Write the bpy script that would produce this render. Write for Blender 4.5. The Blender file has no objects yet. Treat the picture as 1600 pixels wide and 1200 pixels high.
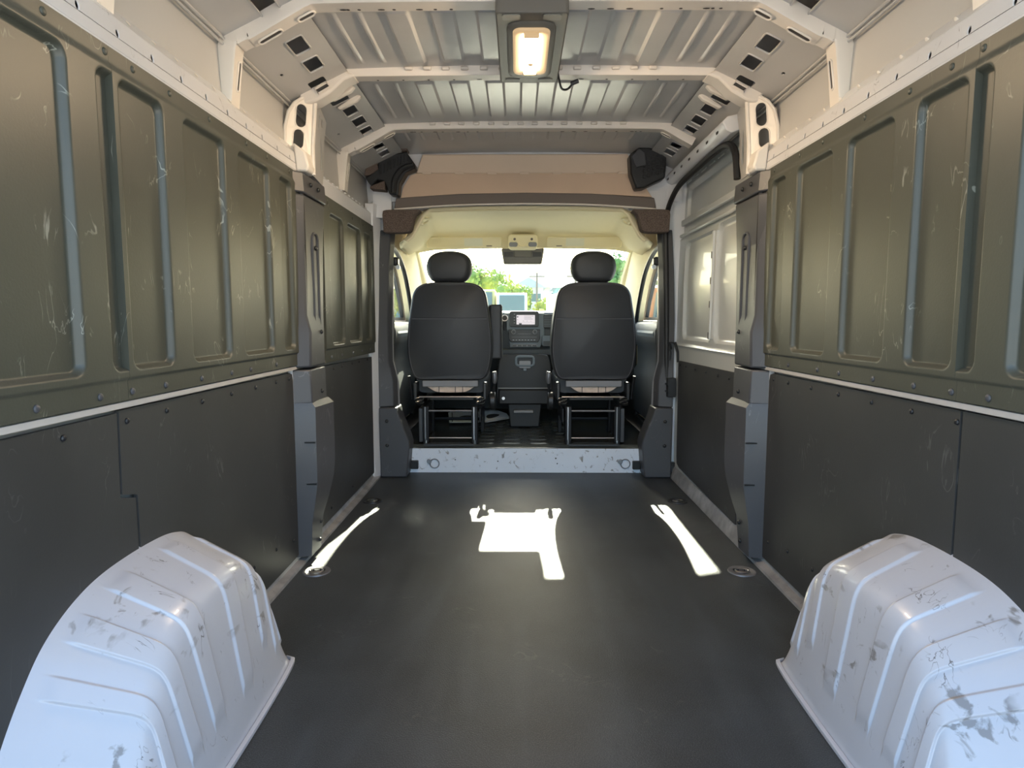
import bpy, bmesh, math, random
from mathutils import Vector, Matrix, noise
from mathutils.geometry import tessellate_polygon

S = bpy.context.scene
COL = S.collection
random.seed(7)

# ------------------------------------------------------------------ camera
cam_d = bpy.data.cameras.new('camera'); cam = bpy.data.objects.new('camera', cam_d); COL.objects.link(cam)
cam_d.sensor_width = 36.0; cam_d.lens = 36.0 * 1000.0 / 1600.0
cam_d.clip_start = 0.02; cam_d.clip_end = 500
cam.location = (-0.05, 0.0, 1.0)
cam.rotation_euler = (math.pi/2 - math.atan(100/1000.0), 0, math.atan(9/1005.0))
S.camera = cam

# ------------------------------------------------------------------ light
SUN_EL = math.radians(29.0); SUN_AZ = math.radians(2.0)      # ahead of the van, a touch to the right
W = bpy.data.worlds.new('world'); S.world = W; W.use_nodes = True
nt = W.node_tree; nt.nodes.clear()
sky = nt.nodes.new('ShaderNodeTexSky'); sky.sky_type = 'NISHITA'; sky.sun_disc = False
sky.sun_elevation = SUN_EL; sky.sun_rotation = SUN_AZ; sky.air_density = 1.0; sky.dust_density = 2.5; sky.ozone_density = 1.0
bg = nt.nodes.new('ShaderNodeBackground'); bg.inputs[1].default_value = 0.36
hsv = nt.nodes.new('ShaderNodeHueSaturation'); hsv.inputs['Saturation'].default_value = 1.05
out = nt.nodes.new('ShaderNodeOutputWorld')
nt.links.new(sky.outputs[0], hsv.inputs['Color']); nt.links.new(hsv.outputs[0], bg.inputs[0]); nt.links.new(bg.outputs[0], out.inputs[0])
sun_d = bpy.data.lights.new('sun', 'SUN'); sun_d.energy = 16.0; sun_d.angle = math.radians(0.6); sun_d.color = (1.0, 0.90, 0.72)
sun = bpy.data.objects.new('sun', sun_d); COL.objects.link(sun)
sd = Vector((math.sin(SUN_AZ)*math.cos(SUN_EL), math.cos(SUN_AZ)*math.cos(SUN_EL), math.sin(SUN_EL)))
sun.rotation_euler = sd.to_track_quat('Z', 'Y').to_euler()
vs = S.view_settings
vs.view_transform = 'Standard'; vs.look = 'None'; vs.gamma = 1.0; vs.use_curve_mapping = False
vs.exposure = 1.4

# ------------------------------------------------------------------ materials
MATS = {}
def mat(name, col, rough=.5, metal=0., spec=.5, var=.0, vscale=6., bump=0., bscale=60., col2=None, scr=0., scrcol=(.55,.55,.5), scrscale=3., emit=None, estr=0., coat=0., blot=0., blotcol=(.16,.14,.12), speck=0., streak=0.):
    m = bpy.data.materials.new(name); m.use_nodes = True
    n = m.node_tree.nodes; l = m.node_tree.links; b = n['Principled BSDF']
    b.inputs['Base Color'].default_value = (*col, 1); b.inputs['Roughness'].default_value = rough
    b.inputs['Metallic'].default_value = metal; b.inputs['Specular IOR Level'].default_value = spec
    b.inputs['Coat Weight'].default_value = coat
    tc = n.new('ShaderNodeTexCoord'); last = None
    geo = n.new('ShaderNodeNewGeometry')
    if var or col2:
        nz = n.new('ShaderNodeTexNoise'); nz.inputs['Scale'].default_value = vscale; nz.inputs['Detail'].default_value = 5
        l.new(geo.outputs['Position'], nz.inputs['Vector'])
        mx = n.new('ShaderNodeMix'); mx.data_type = 'RGBA'
        c2 = col2 or tuple(c*(1-var) for c in col)
        rm = n.new('ShaderNodeValToRGB'); rm.color_ramp.elements[0].position = .38; rm.color_ramp.elements[1].position = .64
        l.new(nz.outputs['Fac'], rm.inputs[0]); l.new(rm.outputs[0], mx.inputs['Factor'])
        mx.inputs['A'].default_value = (*col, 1); mx.inputs['B'].default_value = (*c2, 1)
        last = mx.outputs['Result']
    if scr:
        # scuffs: thin lines where a warped noise crosses its middle, kept only in patches
        mp = n.new('ShaderNodeMapping'); mp.inputs['Scale'].default_value = (1.0, 1.3, .55)
        l.new(geo.outputs['Position'], mp.inputs[0])
        w1 = n.new('ShaderNodeTexNoise'); w1.inputs['Scale'].default_value = scrscale*2.2; w1.inputs['Detail'].default_value = 3; w1.inputs['Distortion'].default_value = 1.5
        l.new(mp.outputs[0], w1.inputs['Vector'])
        sb = n.new('ShaderNodeMath'); sb.operation = 'SUBTRACT'; sb.inputs[1].default_value = .5; l.new(w1.outputs['Fac'], sb.inputs[0])
        ab = n.new('ShaderNodeMath'); ab.operation = 'ABSOLUTE'; l.new(sb.outputs[0], ab.inputs[0])
        lt = n.new('ShaderNodeMapRange'); lt.inputs['From Min'].default_value = .004; lt.inputs['From Max'].default_value = .010; lt.inputs['To Min'].default_value = 1; lt.inputs['To Max'].default_value = 0
        l.new(ab.outputs[0], lt.inputs['Value'])
        w2 = n.new('ShaderNodeTexNoise'); w2.inputs['Scale'].default_value = scrscale*2.6; w2.inputs['Detail'].default_value = 4
        ofs = n.new('ShaderNodeMapping'); ofs.inputs['Location'].default_value = (3.1, 7.7, 1.3); l.new(geo.outputs['Position'], ofs.inputs[0]); l.new(ofs.outputs[0], w2.inputs['Vector'])
        ms = n.new('ShaderNodeMapRange'); ms.inputs['From Min'].default_value = .56; ms.inputs['From Max'].default_value = .66; l.new(w2.outputs['Fac'], ms.inputs['Value'])
        mu = n.new('ShaderNodeMath'); mu.operation = 'MULTIPLY'; l.new(lt.outputs[0], mu.inputs[0]); l.new(ms.outputs[0], mu.inputs[1])
        mu2 = n.new('ShaderNodeMath'); mu2.operation = 'MULTIPLY'; mu2.inputs[1].default_value = scr; l.new(mu.outputs[0], mu2.inputs[0])
        mx2 = n.new('ShaderNodeMix'); mx2.data_type = 'RGBA'; l.new(mu2.outputs[0], mx2.inputs['Factor'])
        if last: l.new(last, mx2.inputs['A'])
        else: mx2.inputs['A'].default_value = (*col, 1)
        mx2.inputs['B'].default_value = (*scrcol, 1); last = mx2.outputs['Result']
    def mixin(fac, col_):
        nonlocal last
        q = n.new('ShaderNodeMix'); q.data_type = 'RGBA'; l.new(fac, q.inputs['Factor'])
        if last: l.new(last, q.inputs['A'])
        else: q.inputs['A'].default_value = (*col, 1)
        q.inputs['B'].default_value = (*col_, 1); last = q.outputs['Result']
    def nzfac(scale, lo, hi, k, stretch=(1,1,1), off=(0,0,0), dist=0., det=5):
        mp_ = n.new('ShaderNodeMapping'); mp_.inputs['Scale'].default_value = stretch; mp_.inputs['Location'].default_value = off; l.new(geo.outputs['Position'], mp_.inputs[0])
        z = n.new('ShaderNodeTexNoise'); z.inputs['Scale'].default_value = scale; z.inputs['Detail'].default_value = det; z.inputs['Distortion'].default_value = dist; l.new(mp_.outputs[0], z.inputs['Vector'])
        r_ = n.new('ShaderNodeMapRange'); r_.inputs['From Min'].default_value = lo; r_.inputs['From Max'].default_value = hi; r_.inputs['To Max'].default_value = k; l.new(z.outputs['Fac'], r_.inputs['Value'])
        return r_.outputs[0]
    if blot:
        a_ = nzfac(26, .60, .66, 1, (1.0,.55,1.0), (1,2,3), .6); c_ = nzfac(5.5, .49, .58, blot, off=(4.3,1.7,0))
        m_ = n.new('ShaderNodeMath'); m_.operation = 'MULTIPLY'; l.new(a_, m_.inputs[0]); l.new(c_, m_.inputs[1]); mixin(m_.outputs[0], blotcol)
    if streak: mixin(nzfac(3.0, .50, .72, streak, (2.2,.35,1), (2,5,0), .4), tuple(min(1, c*3.2) for c in col))
    if speck: mixin(nzfac(420, .50, .72, speck, det=1), tuple(min(1, c*3+.02) for c in col))
    if last: l.new(last, b.inputs['Base Color'])
    if bump:
        nb = n.new('ShaderNodeTexNoise'); nb.inputs['Scale'].default_value = bscale; nb.inputs['Detail'].default_value = 4
        l.new(geo.outputs['Position'], nb.inputs['Vector'])
        bp = n.new('ShaderNodeBump'); bp.inputs['Strength'].default_value = bump; bp.inputs['Distance'].default_value = .004
        l.new(nb.outputs['Fac'], bp.inputs['Height']); l.new(bp.outputs[0], b.inputs['Normal'])
    if emit:
        b.inputs['Emission Color'].default_value = (*emit, 1); b.inputs['Emission Strength'].default_value = estr
    MATS[name] = m
    return m

M = {}
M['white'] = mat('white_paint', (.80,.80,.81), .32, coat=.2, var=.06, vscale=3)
M['white_worn'] = mat('white_paint_worn', (.55,.56,.60), .30, coat=.25, var=.05, vscale=3, scr=.8, scrcol=(.10,.09,.08), scrscale=5.5, blot=.75)
M['white_rail'] = mat('white_rail_paint', (.66,.65,.65), .30, coat=.25, var=.05, vscale=3, scr=.6, scrcol=(.14,.12,.10), scrscale=5.5)
M['white_step'] = mat('white_step_paint', (.80,.85,.92), .30, coat=.25, var=.05, vscale=3, scr=.8, scrcol=(.10,.09,.08), scrscale=5.5, blot=.8)  # the blue of the skylight is tinted into this white
M['door_paint'] = mat('sliding_door_paint', (.60,.62,.60), .34, coat=.2, var=.05, vscale=3)
M['primer'] = mat('roof_sheet_metal', (.60,.59,.57), .28, spec=.6, var=.08, vscale=4)
M['warm_lit_paint'] = mat('roof_frame_paint', (.80,.735,.65), .38, var=.04)  # the lamp's warm light is put into this paint colour
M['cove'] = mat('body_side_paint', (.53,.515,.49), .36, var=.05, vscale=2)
M['liner'] = mat('liner_plastic', (.075,.078,.060), .42, spec=.5, var=.15, vscale=2.5, bump=.06, bscale=180, scr=.55, scrcol=(.42,.43,.36), scrscale=3.6)
M['board'] = mat('lower_board_plastic', (.050,.051,.050), .5, var=.2, vscale=3, bump=.06, bscale=220, scr=.22, scrcol=(.28,.28,.27), scrscale=3.0)
M['rubber'] = mat('floor_rubber', (.035,.041,.046), .46, spec=.42, streak=.22, speck=.5, var=.35, vscale=3.2, bump=.35, bscale=260, scr=.25, scrcol=(.14,.14,.13), scrscale=2.0)
M['trim'] = mat('dark_trim_plastic', (.070,.072,.078), .42, bump=.08, bscale=300, scr=.25, scrcol=(.3,.3,.32), scrscale=4)
M['black'] = mat('black_plastic', (.018,.019,.020), .4)
M['seal'] = mat('rubber_seal', (.012,.012,.013), .5)
M['vinyl'] = mat('seat_vinyl', (.034,.036,.040), .48, bump=.10, bscale=400)
M['frame'] = mat('seat_frame_metal', (.010,.010,.012), .45, spec=.35)
M['vinylblack'] = mat('centre_seat_vinyl', (.012,.012,.013), .45, spec=.4)
M['piping'] = mat('seat_piping', (.10,.10,.11), .5)
M['lip'] = mat('overhead_lip', (.78,.62,.47), .6)
M['chrome'] = mat('bare_steel', (.55,.55,.56), .28, metal=1.)
M['greybar'] = mat('grey_plastic', (.26,.26,.27), .5)
M['foam'] = mat('seat_foam', (.78,.62,.50), .8, var=.15, vscale=30)
M['felt'] = mat('speckled_foam', (.085,.060,.048), .9, col2=(.19,.145,.12), vscale=260, bump=.5, bscale=300)
M['tan'] = mat('overhead_board', (.72,.53,.38), .75, var=.04)
M['brown'] = mat('overhead_trim_strip', (.16,.13,.11), .6)
M['headliner'] = mat('headliner_fabric', (.95,.84,.56), .85, bump=.05, bscale=300)
M['dash'] = mat('dash_plastic', (.055,.062,.068), .5, bump=.06, bscale=300)
M['dashgrey'] = mat('dash_grey_plastic', (.16,.19,.215), .5)
M['lamphouse'] = mat('lamp_housing_plastic', (.15,.14,.12), .45)
M['lens'] = mat('lamp_lens', (.10,.07,.04), .5, emit=(1.0,.68,.36), estr=.22)
M['lampclip'] = mat('lamp_clip_plastic', (.20,.20,.18), .5)
M['paperw'] = mat('visor_label_paper', (.88,.84,.66), .7)
M['tube'] = mat('lamp_light_strip', (1,.95,.85), .4, emit=(1.0,.74,.47), estr=140.)
M['screen'] = mat('display_screen', (.5,.45,.48), .2, emit=(.9,.80,.86), estr=.22)
M['ink'] = mat('display_ink', (.03,.03,.04), .4)
M['paper'] = mat('paper', (.88,.91,.96), .8)
M['sill'] = mat('sill_metal', (.42,.42,.42), .35, metal=.3, var=.35, vscale=12, scr=.6, scrcol=(.08,.08,.08), scrscale=6)
M['cabmat'] = mat('cab_floor_rubber', (.055,.062,.062), .25, spec=.7)
M['hole'] = mat('hole_shadow_metal', (.06,.055,.05), .7)  # dark colour on flat faces stands in for shade inside slots and holes
M['asphalt'] = mat('asphalt', (.42,.42,.41), .9, var=.2, vscale=.5)
M['leaf'] = mat('leaf_green', (.20,.33,.06), .6, col2=(.52,.50,.05), vscale=.9)
M['leaf2'] = mat('leaf_dark_green', (.10,.22,.07), .6, col2=(.2,.34,.08), vscale=1.2)
M['bark'] = mat('bark', (.12,.09,.06), .9)
M['carwhite'] = mat('vehicle_white', (.82,.83,.82), .3, coat=.4)
M['caryellow'] = mat('vehicle_yellow', (.75,.62,.22), .4)
M['orange'] = mat('vehicle_orange', (.85,.22,.04), .35, coat=.3)
M['carglass'] = mat('vehicle_glass', (.13,.18,.16), .35, spec=.4)
M['tire'] = mat('tire_rubber', (.02,.02,.02), .8)
M['roofgrey'] = mat('house_roof', (.55,.56,.58), .7, var=.2, vscale=1)
M['teal'] = mat('house_wall_teal', (.34,.52,.52), .8)
M['hwall'] = mat('house_wall_pale', (.62,.56,.46), .8)
M['bluewall'] = mat('building_blue', (.18,.42,.66), .7)
M['pole'] = mat('utility_pole_wood', (.25,.2,.16), .9)
M['yellow'] = mat('bollard_yellow', (.85,.6,.04), .5)
M['greymetal'] = mat('galvanised_ring', (.24,.24,.25), .5, metal=.6)
g = bpy.data.materials.new('window_glass'); g.use_nodes = True; M['glass'] = g
n = g.node_tree.nodes; l = g.node_tree.links; n.clear()
o_ = n.new('ShaderNodeOutputMaterial'); mx = n.new('ShaderNodeMixShader'); t_ = n.new('ShaderNodeBsdfTransparent'); gl = n.new('ShaderNodeBsdfGlossy'); fr = n.new('ShaderNodeLayerWeight'); pw = n.new('ShaderNodeMath'); ml = n.new('ShaderNodeMath')
t_.inputs[0].default_value = (.90,.95,.93,1); gl.inputs['Roughness'].default_value = .02; pw.operation = 'POWER'; pw.inputs[1].default_value = 4.0; ml.operation = 'MULTIPLY_ADD'; ml.inputs[1].default_value = .7; ml.inputs[2].default_value = .025
l.new(fr.outputs['Facing'], pw.inputs[0]); l.new(pw.outputs[0], ml.inputs[0])
l.new(ml.outputs[0], mx.inputs[0]); l.new(t_.outputs[0], mx.inputs[1]); l.new(gl.outputs[0], mx.inputs[2]); l.new(mx.outputs[0], o_.inputs[0])

# ------------------------------------------------------------------ mesh helpers
def link(name, me, m=None, parent=None, smooth=35, bevel=0, seg=2, label=None, cat=None, group=None, kind=None, sub=0, loc=None, solid=0):
    if not isinstance(me, bpy.types.Mesh):
        bm = me; bmesh.ops.recalc_face_normals(bm, faces=bm.faces)
        me = bpy.data.meshes.new(name); bm.to_mesh(me); bm.free()
    if m is not None and not me.materials: me.materials.append(M[m] if isinstance(m, str) else m)
    if smooth:
        me.polygons.foreach_set('use_smooth', [True]*len(me.polygons)); me.set_sharp_from_angle(angle=math.radians(smooth))
    o = bpy.data.objects.new(name, me); COL.objects.link(o)
    if parent: o.parent = parent
    if loc: o.location = loc
    if solid:
        md = o.modifiers.new('thick', 'SOLIDIFY'); md.thickness = solid; md.offset = 0
    if sub:
        md = o.modifiers.new('sub', 'SUBSURF'); md.levels = sub; md.render_levels = sub
    if bevel:
        md = o.modifiers.new('bevel', 'BEVEL'); md.width = bevel; md.segments = seg; md.limit_method = 'ANGLE'; md.angle_limit = math.radians(40); md.harden_normals = False
    tag(o, label, cat, group, kind)
    return o
def tag(o, label=None, cat=None, group=None, kind=None):
    if label: o['label'] = label
    if cat: o['category'] = cat
    if group: o['group'] = group
    if kind: o['kind'] = kind
    return o
def empty(name, loc=(0,0,0), label=None, cat=None, group=None, kind=None):
    o = bpy.data.objects.new(name, None); COL.objects.link(o); o.location = loc; o.empty_display_size = .05
    return tag(o, label, cat, group, kind)
def local(o, parent):           # child built in world coordinates under an Empty that stands at its own place
    o.matrix_parent_inverse = Matrix.Translation(parent.location).inverted(); return o

def box(bm, x0, x1, y0, y1, z0, z1, mtx=None):
    vs_ = [bm.verts.new((x, y, z)) for x in (x0, x1) for y in (y0, y1) for z in (z0, z1)]
    for f in ((0,1,3,2),(4,6,7,5),(0,4,5,1),(2,3,7,6),(0,2,6,4),(1,5,7,3)): bm.faces.new([vs_[i] for i in f])
    if mtx: bmesh.ops.transform(bm, matrix=mtx, verts=vs_)
    return vs_
def B(*bs):
    bm = bmesh.new()
    for b in bs: box(bm, *b)
    return bm
def plate(bm, outer, holes, fn, t):
    """flat plate in its own (u,v) plane with real holes; fn(u,v,w) -> point, thickness t along w"""
    loops = [outer] + list(holes)
    tris = tessellate_polygon([[Vector((p[0], p[1], 0)) for p in lp] for lp in loops])
    flat = [p for lp in loops for p in lp]
    a = [bm.verts.new(fn(p[0], p[1], 0)) for p in flat]; b = [bm.verts.new(fn(p[0], p[1], t)) for p in flat]
    for t3 in tris:
        try: bm.faces.new([a[i] for i in t3]); bm.faces.new([b[i] for i in reversed(t3)])
        except ValueError: pass
    k = 0
    for lp in loops:
        n_ = len(lp)
        for i in range(n_):
            j = (i+1) % n_
            try: bm.faces.new((a[k+i], a[k+j], b[k+j], b[k+i]))
            except ValueError: pass
        k += n_
    return bm
def rrect(u0, u1, v0, v1, r, n=5):
    r = min(r, abs(u1-u0)/2-1e-4, abs(v1-v0)/2-1e-4); pts = []
    for cx, cy, a0 in ((u1-r, v1-r, 0), (u0+r, v1-r, 90), (u0+r, v0+r, 180), (u1-r, v0+r, 270)):
        for i in range(n+1):
            a = math.radians(a0 + 90*i/n); pts.append((cx+r*math.cos(a), cy+r*math.sin(a)))
    return pts
def ellipse(cx, cy, rx, ry, n=14): return [(cx+rx*math.cos(2*math.pi*i/n), cy+ry*math.sin(2*math.pi*i/n)) for i in range(n)]
def spline(pts, n=6):
    P = [Vector(p) for p in pts]; out_ = []
    for i in range(len(P)-1):
        p0 = P[max(i-1,0)]; p1 = P[i]; p2 = P[i+1]; p3 = P[min(i+2,len(P)-1)]
        for k in range(n):
            t = k/n
            out_.append(.5*((2*p1)+(p2-p0)*t+(2*p0-5*p1+4*p2-p3)*t*t+(3*p1-p0-3*p2+p3)*t**3))
    out_.append(P[-1]); return out_
def tube(bm, pts, r, n=8, cap=True, closed=False):
    P = [Vector(p) for p in pts]; rings = []; up = None
    for i, p in enumerate(P):
        if closed: d = P[(i+1) % len(P)] - P[i-1]
        else: d = P[min(i+1, len(P)-1)] - P[max(i-1, 0)]
        d.normalize()
        if up is None: up = Vector((0,0,1)) if abs(d.z) < .9 else Vector((1,0,0))
        up = (up - d*up.dot(d)).normalized(); sx = d.cross(up)
        rr = r[i] if isinstance(r, (list, tuple)) else r
        rings.append([bm.verts.new(p + (up*math.cos(a)+sx*math.sin(a))*rr) for a in [2*math.pi*k/n for k in range(n)]])
    m_ = len(rings)
    for i in range(m_ if closed else m_-1):
        A = rings[i]; Bq = rings[(i+1) % m_]
        for k in range(n): bm.faces.new((A[k], A[(k+1) % n], Bq[(k+1) % n], Bq[k]))
    if cap and not closed: bm.faces.new(rings[0][::-1]); bm.faces.new(rings[-1])
    return bm
def loft(bm, rings, cap=True, closed=True):
    R = [[bm.verts.new(p) for p in r] for r in rings]; n_ = len(R[0])
    for i in range(len(R)-1):
        for k in range(n_ if closed else n_-1):
            bm.faces.new((R[i][k], R[i][(k+1) % n_], R[i+1][(k+1) % n_], R[i+1][k]))
    if cap and closed: bm.faces.new(R[0][::-1]); bm.faces.new(R[-1])
    return bm
def prism(bm, poly, fn, a, b): return loft(bm, [[fn(u, v, a) for u, v in poly], [fn(u, v, b) for u, v in poly]])
def cyl(bm, c, axis, r, h, n=16, r2=None):
    c = Vector(c); ax = Vector(axis).normalized(); up = Vector((0,0,1)) if abs(ax.z) < .9 else Vector((1,0,0))
    u = ax.cross(up).normalized(); v = ax.cross(u)
    ring = lambda q, rr: [q + (u*math.cos(2*math.pi*k/n)+v*math.sin(2*math.pi*k/n))*rr for k in range(n)]
    return loft(bm, [ring(c, r), ring(c+ax*h, r if r2 is None else r2)])
def sst(t): t = min(1, max(0, t)); return t*t*(3-2*t)
def rb_sdf(u, v, b):            # signed distance to rounded box (u0,u1,v0,v1,r)
    u0, u1, v0, v1, r = b
    qx = abs(u-(u0+u1)/2)-(u1-u0)/2+r; qy = abs(v-(v0+v1)/2)-(v1-v0)/2+r
    return math.hypot(max(qx,0), max(qy,0)) + min(max(qx,qy),0) - r
def hfield(bm, us, vs2, fn, hf, skirt=None):
    """sheet over the grid us x vs2, lifted by hf(u,v), mapped by fn(u,v,h); skirt = height its rim is turned back to"""
    G = [[bm.verts.new(fn(u, v, hf(u, v))) for v in vs2] for u in us]
    for i in range(len(us)-1):
        for j in range(len(vs2)-1): bm.faces.new((G[i][j], G[i+1][j], G[i+1][j+1], G[i][j+1]))
    if skirt is not None:
        nu, nv = len(us), len(vs2)
        rim = [(i,0) for i in range(nu)] + [(nu-1,j) for j in range(1,nv)] + [(i,nv-1) for i in range(nu-2,-1,-1)] + [(0,j) for j in range(nv-2,0,-1)]
        lo = [bm.verts.new(fn(us[i], vs2[j], skirt)) for i, j in rim]
        for k in range(len(rim)):
            k2 = (k+1) % len(rim); bm.faces.new((G[rim[k][0]][rim[k][1]], G[rim[k2][0]][rim[k2][1]], lo[k2], lo[k]))
    return bm
def rng(a, b, step):
    n_ = max(1, int(round((b-a)/step))); return [a+(b-a)*i/n_ for i in range(n_+1)]

# small shared pieces
def dome_mesh(r, h, n=12):
    bm = bmesh.new(); rings = []
    for q in range(4):
        a = math.pi/2*q/4; rings.append([Vector((h*math.sin(a), r*math.cos(a)*math.cos(2*math.pi*k/n), r*math.cos(a)*math.sin(2*math.pi*k/n))) for k in range(n)])
    loft(bm, rings); bmesh.ops.recalc_face_normals(bm, faces=bm.faces)
    me = bpy.data.meshes.new('rivet'); bm.to_mesh(me); bm.free()
    me.polygons.foreach_set('use_smooth', [True]*len(me.polygons)); return me
RIV = dome_mesh(.0085, .005); RIV.materials.append(M['trim'])
RIVL = dome_mesh(.0085, .005); RIVL.materials.append(M['liner'])
RIVB = dome_mesh(.0075, .006); RIVB.materials.append(M['black'])
def rivet(x, y, z, parent, s, me=RIV, name='rivet', rot=None):
    o = bpy.data.objects.new(name, me); COL.objects.link(o); o.parent = parent; o.location = (x, y, z)
    o.rotation_euler = rot or ((0, 0, math.pi) if s > 0 else (0, 0, 0))       # dome looks into the van
    return o
SIDE = {-1: 'left', 1: 'right'}

# ================================================================== SETTING
ground = link('ground', B((-120,120,-60,200,-.60,-.55)), 'asphalt', kind='structure')
floor = link('floor', B((-.965,.965,.40,4.13,-.06,0)), 'rubber', kind='structure', label='black rubber mat over the cargo floor')
cabfloor_bm = bmesh.new()
def cf(u, v):
    h = 0
    if 4.28 < v < 5.5 and abs(u) < .34:
        for uc in (-.27, -.09, .09, .27):
            for vc in rng(4.36, 5.4, .13): h = max(h, .008*sst(-rb_sdf(u, v, (uc-.07, uc+.07, vc-.038, vc+.038, .025))/.012+.5))
    h += .01*sst((.018-abs(v-4.20))/.010) + .01*sst((.018-abs(v-4.255))/.010)
    return h
hfield(cabfloor_bm, rng(-.88, .88, .022), rng(4.135, 6.1, .0125), lambda u, v, h: (u, v, .155+h), cf, skirt=-.2)
cab_floor = link('cab_floor', cabfloor_bm, 'cabmat', kind='structure', label='black ribbed rubber floor of the cab')

# step between cargo floor and cab
step = link('cab_step', plate(bmesh.new(), [(-.775,0),(.765,0),(.752,.03),(.748,.160),(-.77,.160),(-.775,.03)], [ellipse(-.18,.075,.005,.005,8), ellipse(.2,.095,.006,.006,8), ellipse(.21,.06,.005,.005,8), ellipse(-.46,.085,.005,.005,8)], lambda u, v, w: (u, 4.128+w, v+.002), .008), 'white_step', kind='structure', label='scuffed white sheet metal step up to the cab')
for k, x in enumerate((-.625, .625)):
    r = empty('tie_down_ring', (x, 4.128, .075), ['steel tie-down ring on the white step below the left seat', 'steel tie-down ring on the white step below the right seat'][k], 'tie-down', 'tie-down rings on the cab step')
    bm = bmesh.new(); tube(bm, [(.03+.030*math.cos(a)*(1 if k == 0 else 1), -.007, -.012+.030*math.sin(a)) for a in [2*math.pi*i/24 for i in range(24)]], .0035, 6, closed=True)
    link('ring', bm, 'greymetal', r)
    link('stud', cyl(bmesh.new(), (-.005,0,.004), (0,-1,0), .016, .014, 14), 'chrome', r, bevel=.003)

# ---------------- side walls
LINER_RIBS = [(1.450,1.632),(1.722,1.965),(2.05,2.31),(2.40,2.532)]
def lax(br, lo, hi):
    pts = set(round(x, 5) for x in rng(lo, hi, .03))
    for b in br:
        for i in range(-10, 11):
            if lo < b+i*.0035 < hi: pts.add(round(b+i*.0035, 5))
    return sorted(pts)
def sidewall(s):
    X = lambda x: s*x
    fn = lambda u, v, w: (s*u, w, v)
    y1 = 4.06 if s < 0 else 2.86
    poly = [(.972,-.06),(.972,.797),(.936,.803),(.936,.816),(.972,.824),(.972,1.56),(.975,1.70),(.985,1.878),(1.02,1.90),(1.02,2.075),(1.05,2.075),(1.05,-.06)]
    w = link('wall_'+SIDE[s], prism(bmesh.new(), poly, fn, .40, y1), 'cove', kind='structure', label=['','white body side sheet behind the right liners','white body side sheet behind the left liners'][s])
    # cant rail with its row of holes
    yr = 2.88 if s > 0 else 2.92
    bm = bmesh.new()
    holes = [ellipse(y, 1.629, .0055, .0085, 8) for y in (.7,.83,.96,1.09,1.22,1.345,1.475,1.61,1.745,1.88,2.015,2.15,2.28,2.42,2.55)]
    plate(bm, [(.40,1.59),(2.74,1.59),(2.80,1.62),(2.80,1.662),(.40,1.662)], holes, lambda u, v, w: (s*(.930+(v-1.59)*.10-w), u, v), -.004)
    prism(bm, [(.9375,1.662),(.966,1.700),(.980,1.704),(.985,1.66)], fn, .40, 2.80)
    prism(bm, [(.931,1.586),(.931,1.592),(.975,1.60),(.975,1.575)], fn, .40, 2.76)
    link('cant_rail', bm, 'white_rail', w, bevel=.002)
    for y in rng(.6, 2.7, .105): rivet(s*.9505, y, 1.682, w, s, RIVW, 'spot_weld', (0, math.radians(-38 if s < 0 else 38), 0 if s < 0 else math.pi))
    # floor sill strip
    b = link('baseboard_'+SIDE[s], prism(bmesh.new(), [(.972,0),(.972,.045),(.962,.045),(.952,.018),(.926,.010),(.924,0)], fn, 1.72, 4.06 if s < 0 else 2.86), 'sill', kind='structure', label='scuffed bare metal sill strip along the %s floor edge' % SIDE[s])
    # upper liner, two moulded sheets
    for k, (a, b_, bays, rv) in enumerate([(.45, 1.432, [(.50,.90),(.985,1.29),(1.375,1.50)], (.6,.75,.9,1.03,1.154,1.334)), (1.432, 2.605, LINER_RIBS, (1.448,1.587,1.77,1.959,2.10,2.326))]):
        bb = [(p, q, .884, 1.532, .03) for p, q in bays]
        hf = lambda u, v: max(.017*sst(-rb_sdf(u, v, q)/.014) for q in bb) + (.006*sst((v-1.535)/.02) if v > 1.53 else 0) + .006*sst((.872-v)/.008)
        bm = hfield(bmesh.new(), lax([x for q in bays for x in q], a+.0005, b_-.0005), lax([.884,1.532,.872], .820, 1.594), lambda u, v, h: (s*(.9255+h), u, v), hf, skirt=.04)
        lab = 'moulded black plastic upper liner of the %s wall, %s' % (SIDE[s], ['nearest the rear doors' , 'between the wheel well and the pillar'][k])
        p = link('wall_liner', bm, 'liner', smooth=45, label=lab, cat='liner panel', group='upper wall liners')
        for y in rv: rivet(s*.9315, y, .838, p, s, RIV)
        for y in ((.65,.85,1.05,1.242,1.42) if k == 0 else (1.52,1.676,1.886,2.137,2.307,2.527)): rivet(s*.932, y, 1.570, p, s, RIVL)
    # lower boards
    fb = lambda u, v, w: (s*(.957-w), u, v)
    rear = [(.42,.04),(1.462,.04),(1.462,.585),(1.405,.60),(1.410,.792),(.42,.792)]
    front = [(1.470,.04),(2.535,.04),(2.535,.76),(2.527,.785),(2.500,.792),(1.418,.797),(1.413,.606),(1.470,.59)]
    if s > 0: rear = [(.42,.04),(1.428,.04),(1.428,.797),(.42,.797)]; front = [(1.436,.04),(2.535,.04),(2.535,.76),(2.527,.785),(2.50,.792),(1.436,.797)]
    for k, pg in enumerate((rear, front)):
        p = link('lower_wall_board', plate(bmesh.new(), pg, [], fb, .010), 'board', smooth=0, label='flat black board on the lower %s wall, %s' % (SIDE[s], ['behind the wheel well nearest the camera', 'running forward to the pillar'][k]), cat='wall board', group='lower wall boards')
        for y in ((.6,.85,1.05,1.238) if k == 0 else (1.445,1.613,1.798,1.985,2.171,2.356,2.49)): rivet(s*.947, y, .770 if y > 1.44 else .768, p, s, RIVB)
        if k == 1:
            for y, z in ((1.92,.12),(2.1,.16),(2.3,.15),(2.48,.12)): rivet(s*.947, y, z, p, s, RIVB)
    return w
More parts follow.
